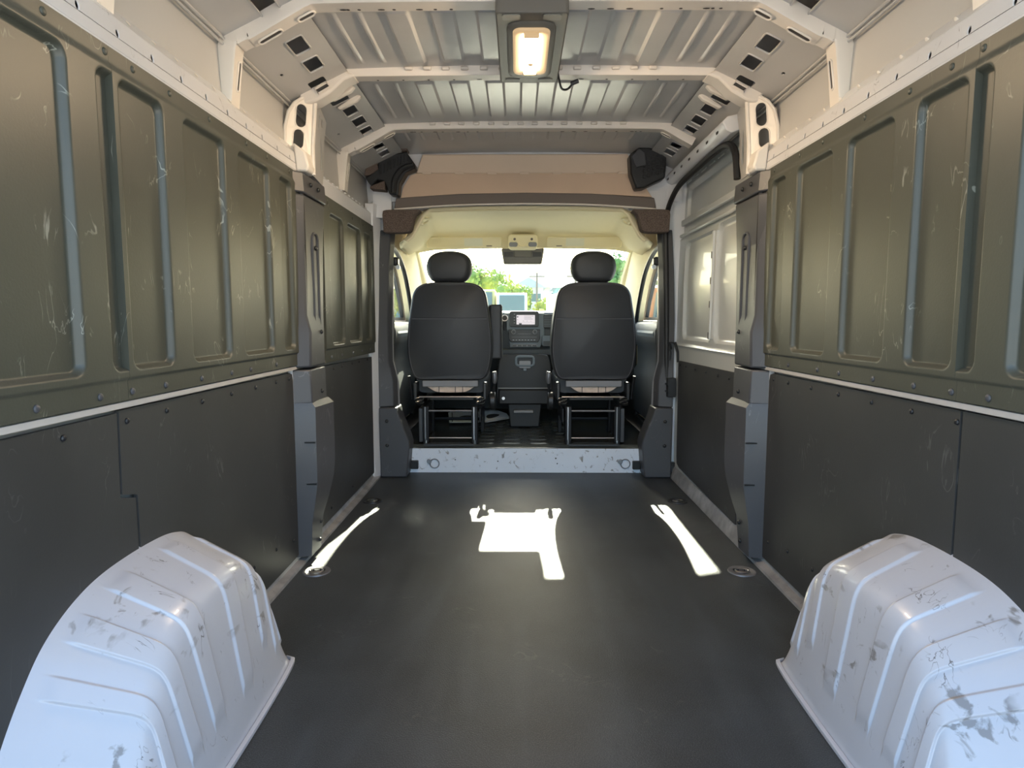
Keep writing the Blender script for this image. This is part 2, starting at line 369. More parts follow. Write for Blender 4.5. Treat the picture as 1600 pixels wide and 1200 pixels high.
RIVW = dome_mesh(.007, .002); RIVW.materials.append(M['warm_lit_paint'])
wl = sidewall(-1); wr = sidewall(1)

# ---------------- wheel housings
def wheel_house(s):
    # outline against the wall, along the rounded inner ridge and along the floor, from rear to front
    O = spline([(.87,.0),(.94,.12),(1.02,.255),(1.08,.335),(1.145,.398),(1.235,.442),(1.34,.464),(1.50,.468),(1.62,.455),(1.70,.415),(1.755,.30),(1.785,.15),(1.795,0)], 10)
    R = spline([(1.03,.0),(1.07,.08),(1.125,.165),(1.17,.235),(1.215,.290),(1.27,.335),(1.35,.362),(1.48,.372),(1.60,.362),(1.685,.322),(1.738,.24),(1.765,.12),(1.778,0)], 10)
    F = spline([(.98,0),(1.02,0),(1.08,0),(1.15,0),(1.22,0),(1.29,0),(1.36,0),(1.46,0),(1.56,0),(1.65,0),(1.725,0),(1.768,0),(1.790,0)], 10)
    N = len(O); bm = bmesh.new()
    nc = 40; rows = []
    for i in range(N):
        t = i/(N-1)
        o = Vector((.962, O[i][0], O[i][1])); r = Vector((.765, R[i][0], R[i][1])); f = Vector((.718, F[i][0], .004))
        f.x -= .02*math.sin(math.pi*t)
        row = []
        for j in range(nc+1):
            q = j/nc
            # quadratic-ish path wall -> ridge -> floor with a tight round at the ridge
            if q < .5:
                a = q/.5; p = o.lerp(r, a)
            else:
                a = (q-.5)/.5; p = r.lerp(f, a)
            row.append(p)
        for _ in range(7):
            row = [row[0]] + [(row[k-1]+row[k]*2+row[k+1])/4 for k in range(1, nc)] + [row[-1]]
        rows.append(row)
    # raised ribs running over the top and fanning down the side
    ribs = [(.245,.285,.93),(.345,.40,.86),(.465,.515,.86),(.585,.63,.88),(.70,.735,.80),(.78,.81,.86),(.86,.885,.80)]
    def lift(t, q):
        h = 0
        for a, b, e in ribs:
            d = min(t-a, b-t)/.0055; g = (e-q)/.03; w_ = (q-.10)/.05
            h = max(h, sst(d+.5)*sst(g)*sst(w_))
        return .006*h
    FN = 6
    V = []
    for ii in range((N-1)*FN+1):
        i = min(ii//FN, N-2); a = ii/FN - i; t = ii/((N-1)*FN)
        ra = [rows[i][j].lerp(rows[i+1][j], a) for j in range(nc+1)]
        V.append((t, ra))
    G = []
    for k, (t, ra) in enumerate(V):
        k0, k1 = max(k-1,0), min(k+1,len(V)-1); line = []
        for j in range(nc+1):
            du = V[k1][1][j]-V[k0][1][j]; dv = ra[min(j+1,nc)]-ra[max(j-1,0)]
            nn = du.cross(dv); nn = nn.normalized() if nn.length > 1e-9 else Vector((0,0,1))
            if nn.x > .2 and nn.z < 0: nn = -nn
            if nn.z < -.2: nn = -nn
            if abs(nn.z) <= .2 and nn.x > 0: nn = -nn
            p = ra[j] + nn*lift(t, j/nc)
            line.append(bm.verts.new((s*p.x, p.y, max(p.z, .001))))
        G.append(line)
    for a in range(len(G)-1):
        for j in range(nc): bm.faces.new((G[a][j], G[a+1][j], G[a+1][j+1], G[a][j+1]))
    w = empty('wheel_housing', (s*.84, 1.4, 0), 'scuffed white ribbed steel wheel housing against the %s wall' % SIDE[s], 'wheel housing', 'wheel housings')
    local(link('shell', bm, 'white_worn' , w, smooth=60), w)
    bm = bmesh.new()
    inner = [(F[i][0], .718-.02*math.sin(math.pi*i/(N-1))) for i in range(0, N, 3)] + [(1.80,.735)]
    outer = [(y, x-.012) for y, x in inner]; outer[-1] = (1.803,.735)
    prism(bm, inner + outer[::-1], lambda u, v, w_: (s*v, u, w_), .001, .012)
    local(link('base_flange', bm, 'white_worn', w, bevel=.002), w)
    return w
wheel_house(-1); wheel_house(1)

# ---------------- roof
RB = [(-.036,.036),(.112,.186),(.262,.338),(.412,.486),(-.186,-.112),(-.338,-.262),(-.486,-.412)]
SECT = [(.45,1.38),(1.55,2.02),(2.20,2.62),(2.83,3.30),(3.50,3.70)]
def roofh(u, v):
    h = 0
    for a, b in SECT:
        if a-.05 < v < b+.05:
            for p, q in RB: h = max(h, sst(-rb_sdf(u, v, (p, q, a, b, .012))/.008+.5))
            for p in (.575, -.575, .66, -.66): h = max(h, .8*sst((.010-abs(u-p))/.006)*sst((v-a)/.02)*sst((b-v)/.02))
    return .009*h
def axis_pts(breaks, lo, hi, coarse):
    pts = set(round(x, 5) for x in rng(lo, hi, coarse))
    for b in breaks:
        for d in (-.010,-.005,0,.005,.010):
            if lo < b+d < hi: pts.add(round(b+d, 5))
    return sorted(pts)
us = axis_pts([p for r_ in RB for p in r_] + [.565,.585,.65,.67,-.565,-.585,-.65,-.67], -.745, .745, .05)
vv = axis_pts([p for r_ in SECT for p in r_], .40, 4.02, .10)
bm = hfield(bmesh.new(), us, vv, lambda u, v, h: (u, v, 2.012-.012*(u/.7)**2-h), roofh)
ceiling = link('ceiling', bm, 'primer', kind='structure', smooth=40, label='grey pressed sheet metal roof with lengthwise ribs')
link('roof_top', B((-1.06,1.06,.38,4.02,2.07,2.10)), 'white', ceiling)
CH = [(1.965,2.08),(2.265,2.375),(2.432,2.532),(2.965,3.065),(3.12,3.225),(3.275,3.372),(3.572,3.655),(3.707,3.80),(1.80,1.90),(1.2,1.3),(1.38,1.48)]
for s in (-1, 1):
    bm = bmesh.new(); L = math.hypot(.23,.11)
    fnc = lambda u, v, w: (s*(.965-.23*v/L+.11/L*w), u, 1.875+.11*v/L+.23/L*w)
    hl = [rrect(a, b, .140, .198, .008, 3) for a, b in CH if not (2.6 < a < 2.9)] + [ellipse(y, .05, .011, .006, 8) for y in (2.45,3.2,1.7)]
    hl += [rrect(2.60,2.66,.10,.17,.01,3), rrect(2.82,2.90,.12,.2,.01,3)]
    plate(bm, [(.40,-.02),(4.02,-.02),(4.02,L+.005),(.40,L+.005)], hl, fnc, .003)
    for a, b in CH: # raised lip round each opening
        lp = [Vector(fnc(u, v, -.001)) for u, v in rrect(a-.002, b+.002, .138, .200, .009, 3)]
        tube(bm, lp, .0035, 5, closed=True)
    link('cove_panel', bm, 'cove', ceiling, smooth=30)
    link('crease_bead', tube(tube(bmesh.new(), [(s*.962,.4,1.868),(s*.962,4.0,1.868)], .005, 6), [(s*.966,.4,1.853),(s*.966,4.0,1.853)], .004, 6), 'cove', ceiling)
# roof bows: box channels that run up one wall, across and down the other
def bow(yc, name='roof_bow', zleg=1.668, d=.062, hh=.036, label=None, right_leg=True):
    half = [(.948,zleg),(.928,1.838),(.918,1.853),(.892,1.866),(.868,1.874),(.735,1.946),(.700,1.964),(.655,1.971),(.40,1.974),(0,1.976)]
    path = [Vector((-x,0,z)) for x, z in spline2(half)]
    path = path + [Vector((-p.x,0,p.z)) for p in reversed(path[:-1])]
    if not right_leg: path = [p for p in path if p.x < .865]
    sec = [(0,-d/2),(.0,d/2-.004),(.004,d/2),(.012,d/2),(hh+.02,d/2),(hh+.02,-d/2),(.006,-d/2-.004)]
    bm = bmesh.new(); rings = []
    for i, p in enumerate(path):
        t = (path[min(i+1,len(path)-1)]-path[max(i-1,0)]).normalized(); nrm = Vector((-t.z,0,t.x))
        rings.append([p+nrm*a+Vector((0,yc+b,0)) for a, b in sec])
    loft(bm, rings)
    o = link(name, bm, 'warm_lit_paint', ceiling, smooth=40, label=label)
    # slots with raised rims near the corners, holes under the span
    for s in (-1, 1):
        for (x0, z0), (x1, z1) in (((.742,1.9385),(.690,1.9645)), ((.868,1.871),(.795,1.9105))):
            if s > 0 and not right_leg and x0 > .8: continue
            c = Vector(((x0+x1)/2*s, yc+.008, (z0+z1)/2)); a = Vector(((x1-x0)*s,0,z1-z0)); L_ = a.length; a.normalize()
            nr = Vector((-a.z, 0, a.x));  nr = nr if nr.z > 0 else -nr
            lp = [c + a*u + Vector((0,v,0)) for u, v in rrect(-L_/2, L_/2, -.012, .012, .012, 5)]
            b2 = bmesh.new(); tube(b2, [p-nr*.001 for p in lp], .0035, 5, closed=True); link('slot_rim', b2, 'warm_lit_paint', o)
            b3 = bmesh.new(); f_ = [b3.verts.new(p-nr*.0008) for p in lp]; b3.faces.new(f_); link('slot', b3, 'hole', o, smooth=0)
        # slot in the leg
        if s > 0 and not right_leg: continue
        lp = [Vector((s*(.9465-.02*(v-1.70)/.14-.002), yc+u, v)) for u, v in rrect(-.005, .013, 1.722, 1.812, .009, 5)]
        b2 = bmesh.new(); tube(b2, lp, .003, 5, closed=True); link('slot_rim', b2, 'warm_lit_paint', o)
        b3 = bmesh.new(); b3.faces.new([b3.verts.new(p) for p in lp]); link('slot', b3, 'hole', o, smooth=0)
    for x in (-.60,-.585,-.55,-.48,-.44,-.36,-.31,-.26,.18,.24,.30,.40,.46,.54,.56,.585):
        b3 = bmesh.new(); b3.faces.new([b3.verts.new((x+u, yc+.012+v, 1.9715-.001*abs(x))) for u, v in ellipse(0,0,.006 if int(x*100)%3 else .012,.005,8)])
        link('bolt_hole', b3, 'hole', o, smooth=0)
    return o
def spline2(p, n=4): return [(v.x, v.y) for v in spline([(a,b,0) for a,b in p], n)]
bow(2.105); bow(1.46); bow(3.42, right_leg=False); bow(.85)
# the middle bow ends in boxed brackets on the pillar tops
bm = bmesh.new()
pth = [Vector((x,0,1.976-.006*abs(x))) for x in rng(-.74,.74,.06)]
loft(bm, [[p+Vector((0,2.70+b,a)) for a, b in ((0,-.03),(0,.026),(.004,.03),(.06,.03),(.06,-.034),(.006,-.034))] for p in pth])
bow2 = link('roof_bow', bm, 'warm_lit_paint', ceiling, smooth=40)
for x in rng(-.62,.62,.1):
    b3 = bmesh.new(); b3.faces.new([b3.verts.new((x+u, 2.712+v, 1.9745-.006*abs(x))) for u, v in ellipse(0,0,.005 if abs(x)>.3 else .012,.005,8)]); link('bolt_hole', b3, 'hole', bow2, smooth=0)
for yb in (2.105, 2.70, 3.42):       # sealant dabs where the ribs meet the rear edge of each bow
    for p, q in RB:
        for e in (p, q):
            link('sealant', B((e-.016,e+.016,yb-.050,yb-.034,1.990,2.004)), 'warm_lit_paint', ceiling, bevel=.005)
for s in (-1, 1):
    # boxed end of the middle bow
    bm = bmesh.new()
    fnb = lambda u, v, w: (s*u, w, v)
    prism(bm, [(.70,1.972),(.745,1.955),(.80,1.905),(.86,1.872),(.905,1.862),(.93,1.90),(.74,1.99)], fnb, 2.655, 2.745)
    br = link('bow_bracket', bm, 'warm_lit_paint', ceiling, bevel=.008)
    lp = [Vector((s*u, 2.653, v)) for u, v in ((.80,1.925),(.845,1.900),(.862,1.918),(.815,1.944))]
    b2 = bmesh.new(); tube(b2, lp, .006, 6, closed=True); link('opening_rim', b2, 'warm_lit_paint', br)
    b3 = bmesh.new(); b3.faces.new([b3.verts.new(p) for p in lp]); link('opening', b3, 'hole', br, smooth=0)
    for yb in (2.79, 2.90):
        bm = bmesh.new(); prism(bm, [(.735,1.976),(.755,1.955),(.83,1.918),(.845,1.925),(.76,1.982)], fnb, yb, yb+.028)
        link('bracket_rib', bm, 'warm_lit_paint', br, bevel=.006)
    # pillar top: a plate facing the rear with two long holes, and the inward face ahead of it
    P0, P1 = Vector((.974,2.615)), Vector((.888,2.682)); Lg = (P1-P0).length; dd = (P1-P0)/Lg; nn_ = Vector((-dd.y, dd.x))
    fg = lambda u, v, w: (s*(P0.x+dd.x*u-nn_.x*w*-1 - .018*max(0,(v-1.70))/.2), P0.y+dd.y*u+nn_.y*w*-1, v)
    bm = bmesh.new()
    outl = [(.0,1.60),(-.004,1.68),(-.004,1.76),(.006,1.82),(.028,1.858),(.06,1.882),(.109,1.900),(.109,1.588),(.03,1.588)]
    plate(bm, outl, [rrect(.034,.080,1.768,1.860,.023,6), rrect(.028,.074,1.684,1.762,.023,6)], fg, .004)
    g_ = link('pillar_gusset', bm, 'warm_lit_paint', ceiling, smooth=30)
    b4 = bmesh.new(); tube(b4, [fg(u, v, 0) for u, v in [(.0,1.62),(-.002,1.68),(-.004,1.76),(.006,1.82),(.028,1.858),(.06,1.884)]], .007, 8); link('gusset_flange', b4, 'warm_lit_paint', g_)
    for zc in (1.814, 1.723):
        b4 = bmesh.new(); tube(b4, [fg(u, v, 0) for u, v in (rrect(.034,.080,1.768,1.860,.023,6) if zc > 1.8 else rrect(.028,.074,1.684,1.762,.023,6))], .0025, 5, closed=True); link('hole_rim', b4, 'warm_lit_paint', g_)
    ye = 3.00 if s < 0 else 2.89
    ff = lambda u, v, w: (s*(.886+.05*(u-2.68)/.32-.018*max(0,(v-1.70))/.2+w), u, v)
    hl = [[(2.88,1.66),(2.93,1.66),(2.90,1.76),(2.86,1.80)], rrect(2.86,2.90,1.835,1.868,.008,3), rrect(2.79,2.815,1.80,1.865,.012,4)] if s < 0 else [[(2.79,1.66),(2.84,1.66),(2.82,1.76),(2.78,1.80)]]
    bm = bmesh.new(); plate(bm, [(2.68,1.588),(ye-.06,1.60),(ye,1.68),(ye-.03,1.80),(ye,1.89),(2.68,1.90)], hl, ff, .004)
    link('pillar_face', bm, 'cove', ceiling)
    b4 = bmesh.new(); tube(b4, [ff(2.682,v,.0) for v in (1.59,1.70,1.80,1.895)], .009, 8); link('pillar_edge', b4, 'warm_lit_paint', ceiling)
    bm = bmesh.new(); prism(bm, [(.93,1.588),(.888,1.588),(.878,1.605),(.893,1.665),(.94,1.70)], fnb, 2.605, 2.70); link('pillar_foot', bm, 'warm_lit_paint', ceiling, bevel=.008)

# ---------------- C pillar covers
for s in (-1, 1):
    t = empty('trim_1' if s < 0 else 'trim_2', (s*.9, 2.7, 0), 'dark grey plastic pillar cover on the %s wall' % SIDE[s], kind='structure')
    def sec(z, bx, by, cx, cy, ax=.955, ay=2.535, dx=.965, dy=None): return [(s*ax, ay, z), (s*bx, by, z), (s*cx, cy, z), (s*dx, dy or cy+.05, z)]
    up = [sec(.808,.885,2.575,.892,2.79), sec(.95,.882,2.58,.895,2.80), sec(1.02,.900,2.585,.905,2.83), sec(1.30,.905,2.60,.905,2.85), sec(1.50,.905,2.605,.900,2.87)]
    local(link('upper_cover', loft(bmesh.new(), up), 'trim', t, bevel=.008, smooth=30), t)
    cap = [sec(1.503,.898,2.595,.893,2.875), sec(1.585,.905,2.60,.90,2.88)]
    local(link('cap_cover', loft(bmesh.new(), cap), 'trim', t, bevel=.006, smooth=30), t)
    lo1 = [sec(.663,.880,2.565,.885,2.775), sec(.80,.888,2.575,.893,2.79)]
    local(link('mid_cover', loft(bmesh.new(), lo1), 'trim', t, bevel=.006, smooth=30), t)
    lo2 = [sec(.03,.900,2.555,.895,2.665,dy=2.69), sec(.17,.893,2.552,.885,2.675,dy=2.75), sec(.245,.880,2.553,.866,2.70,dy=2.80), sec(.33,.868,2.555,.850,2.725,dy=2.85), sec(.40,.868,2.556,.845,2.735), sec(.648,.868,2.557,.848,2.745), sec(.668,.885,2.565,.875,2.76)]
    local(link('lower_cover', loft(bmesh.new(), lo2), 'trim', t, smooth=30), t)
    for z in (.506, .334):
        local(link('joint_groove', B((s*.955,s*.866,2.549,2.556,z-.004,z+.004)) if False else B((min(s*.95,s*.869),max(s*.95,s*.869),2.5455,2.552,z-.003,z+.003)), 'black', t), t)
    # raised oval pressing and screws on the inward face
    b2 = bmesh.new(); tube(b2, [Vector((s*.902, u, v)) for u, v in rrect(2.69,2.76,.90,1.36,.03,6)], .006, 6, closed=True)
    local(link('pressing', b2, 'trim', t), t)
    for y, z in ((2.66,1.545),(2.76,1.545),(2.73,1.30),(2.73,.95),(2.70,.70),(2.64,.15),(2.64,.07)):
        x = {1.545:.893,1.30:.902,.95:.888,.70:.884,.15:.886,.07:.893}[z]
        o = rivet(s*x, y, z, t, s, RIVB, 'screw'); o.scale = (1.6,1.3,1.3); local(o, t)
    # white jamb strip between board and cover
    local(link('jamb_strip', B((min(s*.966,s*.948),max(s*.966,s*.948),2.536,2.548,.05,.80)), 'white', t), t)
    # grab moulding (rubber edge) beside the liner
    b2 = bmesh.new(); tube(b2, spline([(s*.925,2.60,1.57),(s*.915,2.61,1.50),(s*.912,2.61,1.2),(s*.912,2.60,1.0),(s*.93,2.59,.90),(s*.945,2.58,.83)], 5), .010, 8)
    local(link('edge_seal', b2, 'seal', t), t)

# ---------------- left front bay: liner and board
fn = None
bays = [(3.025,3.265,.878,1.500,.04),(3.335,3.62,.878,1.500,.04),(3.695,3.86,.878,1.500,.04)]
hf = lambda u, v: max(.016*sst(-rb_sdf(u, v, q)/.014) for q in bays) + .006*sst((.868-v)/.008)
p = link('wall_liner', hfield(bmesh.new(), lax([x for q in bays for x in q[:2]], 2.93, 3.945), lax([.878,1.5,.866], .802, 1.565), lambda u, v, h: (-(.9255+h), u, v), hf, skirt=.04), 'liner', smooth=45, label='narrow moulded black upper liner between the left pillar and the cab', cat='liner panel', group='upper wall liners')
for y in (3.02,3.2,3.42,3.62,3.83): rivet(-.9315, y, .825, p, -1, RIV)
for y in (3.0,3.22,3.45,3.68,3.88): rivet(-.926, y, 1.535, p, -1, RIVL)
p = link('lower_wall_board', plate(bmesh.new(), [(2.70,.05),(3.92,.05),(3.92,.775),(2.80,.79),(2.70,.79)], [], lambda u, v, w: (-(.957-w), u, v), .010), 'board', smooth=0, label='flat black board on the lower left wall beside the cab step', cat='wall board', group='lower wall boards')
for y in (2.95,3.1,3.25,3.45,3.6,3.8): rivet(-.947, y, .765, p, -1, RIVB)
for y in (3.0,3.4): rivet(-.947, y, .10, p, -1, RIVB)
bm = bmesh.new(); prism(bm, [(.934,1.568),(.936,1.64),(.968,1.672),(.98,1.66),(.98,1.56)], lambda u, v, w: (-u, w, v), 2.93, 4.02)
r_ = link('cant_rail', bm, 'white', wl, bevel=.003)
for y in rng(2.98,3.95,.075): link('spot_weld', B((-.957,-.950,y-.012,y+.012,1.656,1.664)), 'white', wl, bevel=.002)
# jamb sheet at the end of the left wall
link('jamb_sheet', loft(bmesh.new(), [[(-.972,3.93,z),(-.955+dx,3.935,z),(-.925+dx,4.02,z),(-.972,4.04,z)] for z, dx in ((0,.0),(.06,.012),(.3,0),(.5,.004),(.8,.006),(1.2,.02),(1.6,.03),(1.70,.035))]), 'white', wl, bevel=.004)

# ---------------- right sliding door
door = empty('door_1', (.97, 3.4, 0), 'white sliding door with black lower board in the right wall', kind='structure')
bays = [(3.335,3.90,.885,1.462,.05),(2.90,3.285,.885,1.478,.05)]
hfd = lambda u, v: max(.020*sst(-rb_sdf(u, v, q)/.012) for q in bays) + .018*sst((1.515-v)/.02)*0 + .022*sst(-rb_sdf(u, v, (2.86,4.0,1.60,1.80,.03))/.015) - .012*sst((.014-abs(v-.845))/.02)
hfd2 = lambda u, v: hfd(u, v) + .02*sst((v-1.49)/.03)*(1 if v < 1.6 else 1)
dp = link('inner_sheet', hfield(bmesh.new(), rng(2.84, 4.045, .0095), rng(.0, 1.86, .0095), lambda u, v, h: (.948+h+max(0,(v-1.2))*.03, u, v), hfd2), 'door_paint', door, smooth=45); local(dp, door)
o = link('outer_skin', B((1.02,1.05,2.84,4.06,-.06,2.075)), 'white', door); local(o, door)
for q in bays:
    b2 = bmesh.new(); tube(b2, [(.953+.018+max(0,(v-1.2))*.03, u, v) for u, v in rrect(q[0]+.012,q[1]-.012,q[2]+.012,q[3]-.012,.04,6)], .0022, 5, closed=True); local(link('panel_seam', b2, 'greymetal', door), door)
bm = bmesh.new(); prism(bm, [(.945,3.28),(.945,3.30),(.935,3.305),(.935,3.325),(.945,3.33),(.965,3.33),(.965,3.28)], lambda u, v, w: (u+.006*(w-.9), v+.03*(1.45-w), w), .90, 1.45)
local(link('brace_bar', bm, 'door_paint', door, bevel=.003), door)
for z in (.92,1.08,1.2,1.33): local(link('brace_hole', plate(bmesh.new(), rrect(-.006,.006,-.018,.018,.006,4), [], lambda u, v, w: (.9345+.006*(z-.9)-w, 3.315+u+.03*(1.45-z), z+v), .001), 'hole', door, smooth=0), door)
bm = bmesh.new()
for y in rng(3.0, 3.9, .15): box(bm, .948+.012, .966, y-.045, y+.045, 1.812, 1.818)
local(link('pocket_flange', bm, 'door_paint', door), door)
b2 = bmesh.new(); box(b2, .944,.962,2.9,3.98,1.565,1.60); local(link('pocket_ledge', b2, 'door_paint', door, bevel=.004), door)
b2 = bmesh.new(); box(b2, .935,.952,2.9,3.98,1.495,1.515); local(link('swage_line', b2, 'door_paint', door, bevel=.007), door)
db = link('lower_board', plate(bmesh.new(), [(2.84,.075),(3.86,.100),(3.915,.115),(3.925,.15),(3.935,.735),(3.92,.752),(2.84,.762)], [], lambda u, v, w: (.946-w, u, v), .009), 'board', door, smooth=0); local(db, door)
for y in (2.98,3.15,3.35,3.55,3.75,3.88): o = rivet(.936, y, .728, door, 1, RIVB); local(o, door)
bm = bmesh.new(); prism(bm, [(.92,.0),(.935,.055),(.946,.075),(.97,.075),(.97,.0)], lambda u, v, w: (u, w, v), 2.66, 4.03); local(link('door_sill', bm, 'sill', door, bevel=.003), door)
bm = bmesh.new(); box(bm,.925,.95,4.0,4.03,.02,.10); tube(bm,[(.915,4.005,.04),(.925,4.0,.045)],.012,8); tube(bm,[(.915,4.005,.08),(.925,4.0,.085)],.010,8); local(link('roller_bracket', bm, 'black', door), door)
# header rail above the sliding door
bm = bmesh.new(); prism(bm, [(.865,1.885),(.842,1.862),(.860,1.828),(.885,1.815),(.93,1.83),(.93,1.90)], lambda u, v, w: (u, w, v), 2.90, 4.02)
hr = link('door_header', bm, 'white', wr, bevel=.005)
for y in rng(3.0,3.95,.16): b3 = plate(bmesh.new(), rrect(-.016,.016,-.009,.009,.006,3), [], lambda u, v, w: (.851-w*.8+v*.55*0, y+u, 1.844+v), .0015); link('slot', b3, 'hole', hr, smooth=0)
# door weatherstrip
b2 = bmesh.new(); tube(b2, spline([(.905,4.03,.05),(.895,4.03,.5),(.885,4.03,.9),(.872,4.025,1.3),(.862,4.02,1.55),(.862,3.99,1.66),(.875,3.90,1.74),(.880,3.75,1.775),(.888,3.5,1.79),(.893,3.2,1.80),(.905,3.02,1.795),(.915,2.94,1.74),(.92,2.915,1.62)], 6), .016, 8)
link('door_seal', b2, 'seal', wr)
# latch and striker on the door edge
lt = empty('door_latch', (.905, 4.0, .80), 'black plastic latch and catch beside the right cab pillar', 'latch')
for nm, b_ in (('catch', (-.02,.03,-.03,.02,-.28,-.16)), ('catch_rib', (-.028,-.018,-.035,.022,-.25,-.24)), ('catch_rib', (-.028,-.018,-.035,.022,-.205,-.195))): link(nm, B(b_), 'black', lt, bevel=.004)
link('hook', tube(bmesh.new(), [(0,0,.02),(-.012,-.01,.06),(.02,-.02,.06),(.035,-.03,.0),(.04,-.03,-.06)], .009, 8), 'black', lt)
link('cable', tube(bmesh.new(), [(-.005,.0,-.05),(.0,.0,.0),(-.008,.0,.02)], .005, 6), 'black', lt)

# ---------------- B pillars and step covers
for s in (-1, 1):
    t = empty('trim_3' if s < 0 else 'trim_4', (s*.88, 4.03, 0), 'dark grey plastic cab pillar cover on the %s side' % SIDE[s], kind='structure')
    ang = [[(s*(.925-dx),4.00,z),(s*(.868-dx-w_),4.035,z),(s*(.850-dx-w_),4.10,z),(s*(.945-dx),4.12,z)] for z, dx, w_ in ((.452,.0,.03),(.62,.0,.028),(.68,.0,.015),(.74,.0,.0),(1.0,.0,0),(1.3,.012,0),(1.55,.03,0))]
    local(link('pillar_cover', loft(bmesh.new(), ang), 'trim', t, bevel=.006, smooth=30), t)
    pg = [(.922,.004),(.925,.45),(.812,.45),(.800,.40),(.745,.255),(.735,.215),(.748,.06),(.755,.004)]
    local(link('step_cover', prism(bmesh.new(), pg, lambda u, v, w: (s*u, w, v), 3.985, 4.16), 'trim', t, bevel=.008, smooth=30), t)
    for z in (.21,.365):
        o = rivet(s*.876, 3.984, z, t, s, RIVB, 'screw', (0,0,-math.pi/2)); o.scale = (1.4,1.5,1.5); local(o, t)
    local(link('clip_bracket', B((min(s*.70,s*.75),max(s*.70,s*.75),4.10,4.127,.03,.085)), 'black', t, bevel=.004), t)

# ---------------- overhead: tan board, strip, felt blocks
fxz = lambda u, v, w: (u, w, v)
tb = empty('overhead_shelf_panel', (0, 3.97, 1.72), 'tan board across the roof above the cab opening', 'overhead panel')
o = link('board', prism(bmesh.new(), [(-.76,1.737),(-.745,1.80),(-.70,1.87),(-.655,1.885),(.66,1.885),(.76,1.74),(.5,1.755),(0,1.762),(-.5,1.755)], fxz, 3.97, 3.985), 'tan', tb, smooth=0); local(o, tb)
bm = bmesh.new(); prism(bm, [(-.665,1.880),(-.625,1.992),(.61,1.992),(.66,1.880)], fxz, 3.963, 3.975); o = link('top_lip', bm, 'lip', tb, bevel=.006); local(o, tb)
for x in rng(-.6,.58,.2): o = link('lip_tab', B((x-.028,x+.028,3.9615,3.967,1.874,1.890)), 'lip', tb, bevel=.006); local(o, tb)
arch = [(-.80,1.674),(-.7,1.682),(-.4,1.700),(0,1.706),(.4,1.700),(.68,1.682),(.785,1.674)]
bm = bmesh.new(); prism(bm, [(x, z) for x, z in arch] + [(x*.985, z+.06) for x, z in reversed(arch)], fxz, 3.963, 3.995); o = link('lower_strip', bm, 'brown', tb, bevel=.004); local(o, tb)
bm = bmesh.new(); tube(bm, spline([(x, 3.966, z-.006) for x, z in arch], 4), .006, 6); o = link('piping', bm, 'warm_lit_paint', tb); local(o, tb)
for s in (-1, 1):
    k = link('foam_block', prism(bmesh.new(), [(s*u, v) for u, v in spline2([(.865,1.530),(.868,1.60),(.868,1.645),(.845,1.662),(.70,1.664),(.640,1.662),(.672,1.635),(.688,1.590),(.700,1.545),(.730,1.530),(.80,1.528),(.865,1.530)], 3)[:-1]], fxz, 3.945, 4.03), 'felt', bevel=.005, label='brown speckled foam block at the upper %s corner of the cab opening' % SIDE[s], cat='foam block', group='corner foam blocks')
fl = empty('foam_corner_insert', (-.8, 3.9, 1.74), 'black moulded insert with three speckled foam lobes in the upper left corner', 'corner insert')
body = [(-.873,1.926),(-.844,1.942),(-.798,1.969),(-.706,1.985),(-.656,1.913),(-.653,1.889),(-.711,1.864),(-.750,1.802),(-.758,1.733),(-.809,1.739),(-.827,1.783),(-.84,1.814),(-.884,1.825),(-.917,1.786),(-.954,1.839),(-.929,1.850),(-.877,1.885)]
o = link('moulding', prism(bmesh.new(), body, fxz, 3.87, 3.96), 'black', fl, bevel=.008); local(o, fl)
for pg in ([(-.954,1.846),(-.94,1.911),(-.879,1.917),(-.87,1.883),(-.916,1.852)], [(-.924,1.771),(-.92,1.786),(-.836,1.817),(-.834,1.764)], [(-.876,1.926),(-.791,2.000),(-.734,2.005),(-.715,2.008),(-.699,2.006),(-.702,1.991),(-.786,1.976),(-.837,1.942)]):
    o = link('foam_lobe', prism(bmesh.new(), pg, fxz, 3.862, 3.95), 'felt', fl, bevel=.004); local(o, fl)
b2 = bmesh.new(); tube(b2, spline([(-.665,3.865,1.905),(-.73,3.865,1.885),(-.775,3.865,1.825),(-.785,3.865,1.745)], 6), .017, 10); o = link('duct', b2, 'black', fl); local(o, fl)
for i in range(9):
    a = i/8; x = -.86+.16*a; z = 1.885+.075*a
    o = link('mould_rib', B((x-.004,x+.004,3.862,3.872,z-.03,z+.02)), 'black', fl, bevel=.002); local(o, fl)
frr = empty('foam_corner_insert', (.72, 3.9, 1.77), 'black ribbed moulded insert in the upper right corner above the sliding door', 'corner insert')
o = link('moulding', prism(bmesh.new(), [(.602,1.963),(.66,2.004),(.712,2.006),(.818,1.963),(.819,1.906),(.814,1.829),(.691,1.772),(.645,1.768),(.611,1.855)], fxz, 3.86, 3.96), 'black', frr, bevel=.01); local(o, frr)
for i in range(5):
    for j in range(4):
        x = .69+.026*i; z = 1.835+.032*j+.008*i
        o = link('mould_rib', B((x-.008,x+.008,3.853,3.862,z-.010,z+.010)), 'black', frr, bevel=.002); local(o, frr)
o = link('cover_facet', prism(bmesh.new(), [(.612,1.95),(.655,1.995),(.69,1.97),(.70,1.90),(.64,1.885)], fxz, 3.846, 3.862), 'trim', frr, bevel=.004); local(o, frr)
# body corners outside the inserts
link('corner_sheet', loft(bmesh.new(), [[(.84,3.99,z0),(.70+.06*(1.78-z0)/.12,3.99,z0),(.74,4.03,z0),(.9,4.03,z0)] for z0 in (1.665,1.78)]), 'white', wr)
link('corner_sheet', loft(bmesh.new(), [[(-.93,3.97,z0),(-.82,3.98,z0),(-.82,4.03,z0),(-.93,4.03,z0)] for z0 in (1.62,1.80)]), 'white', wl)

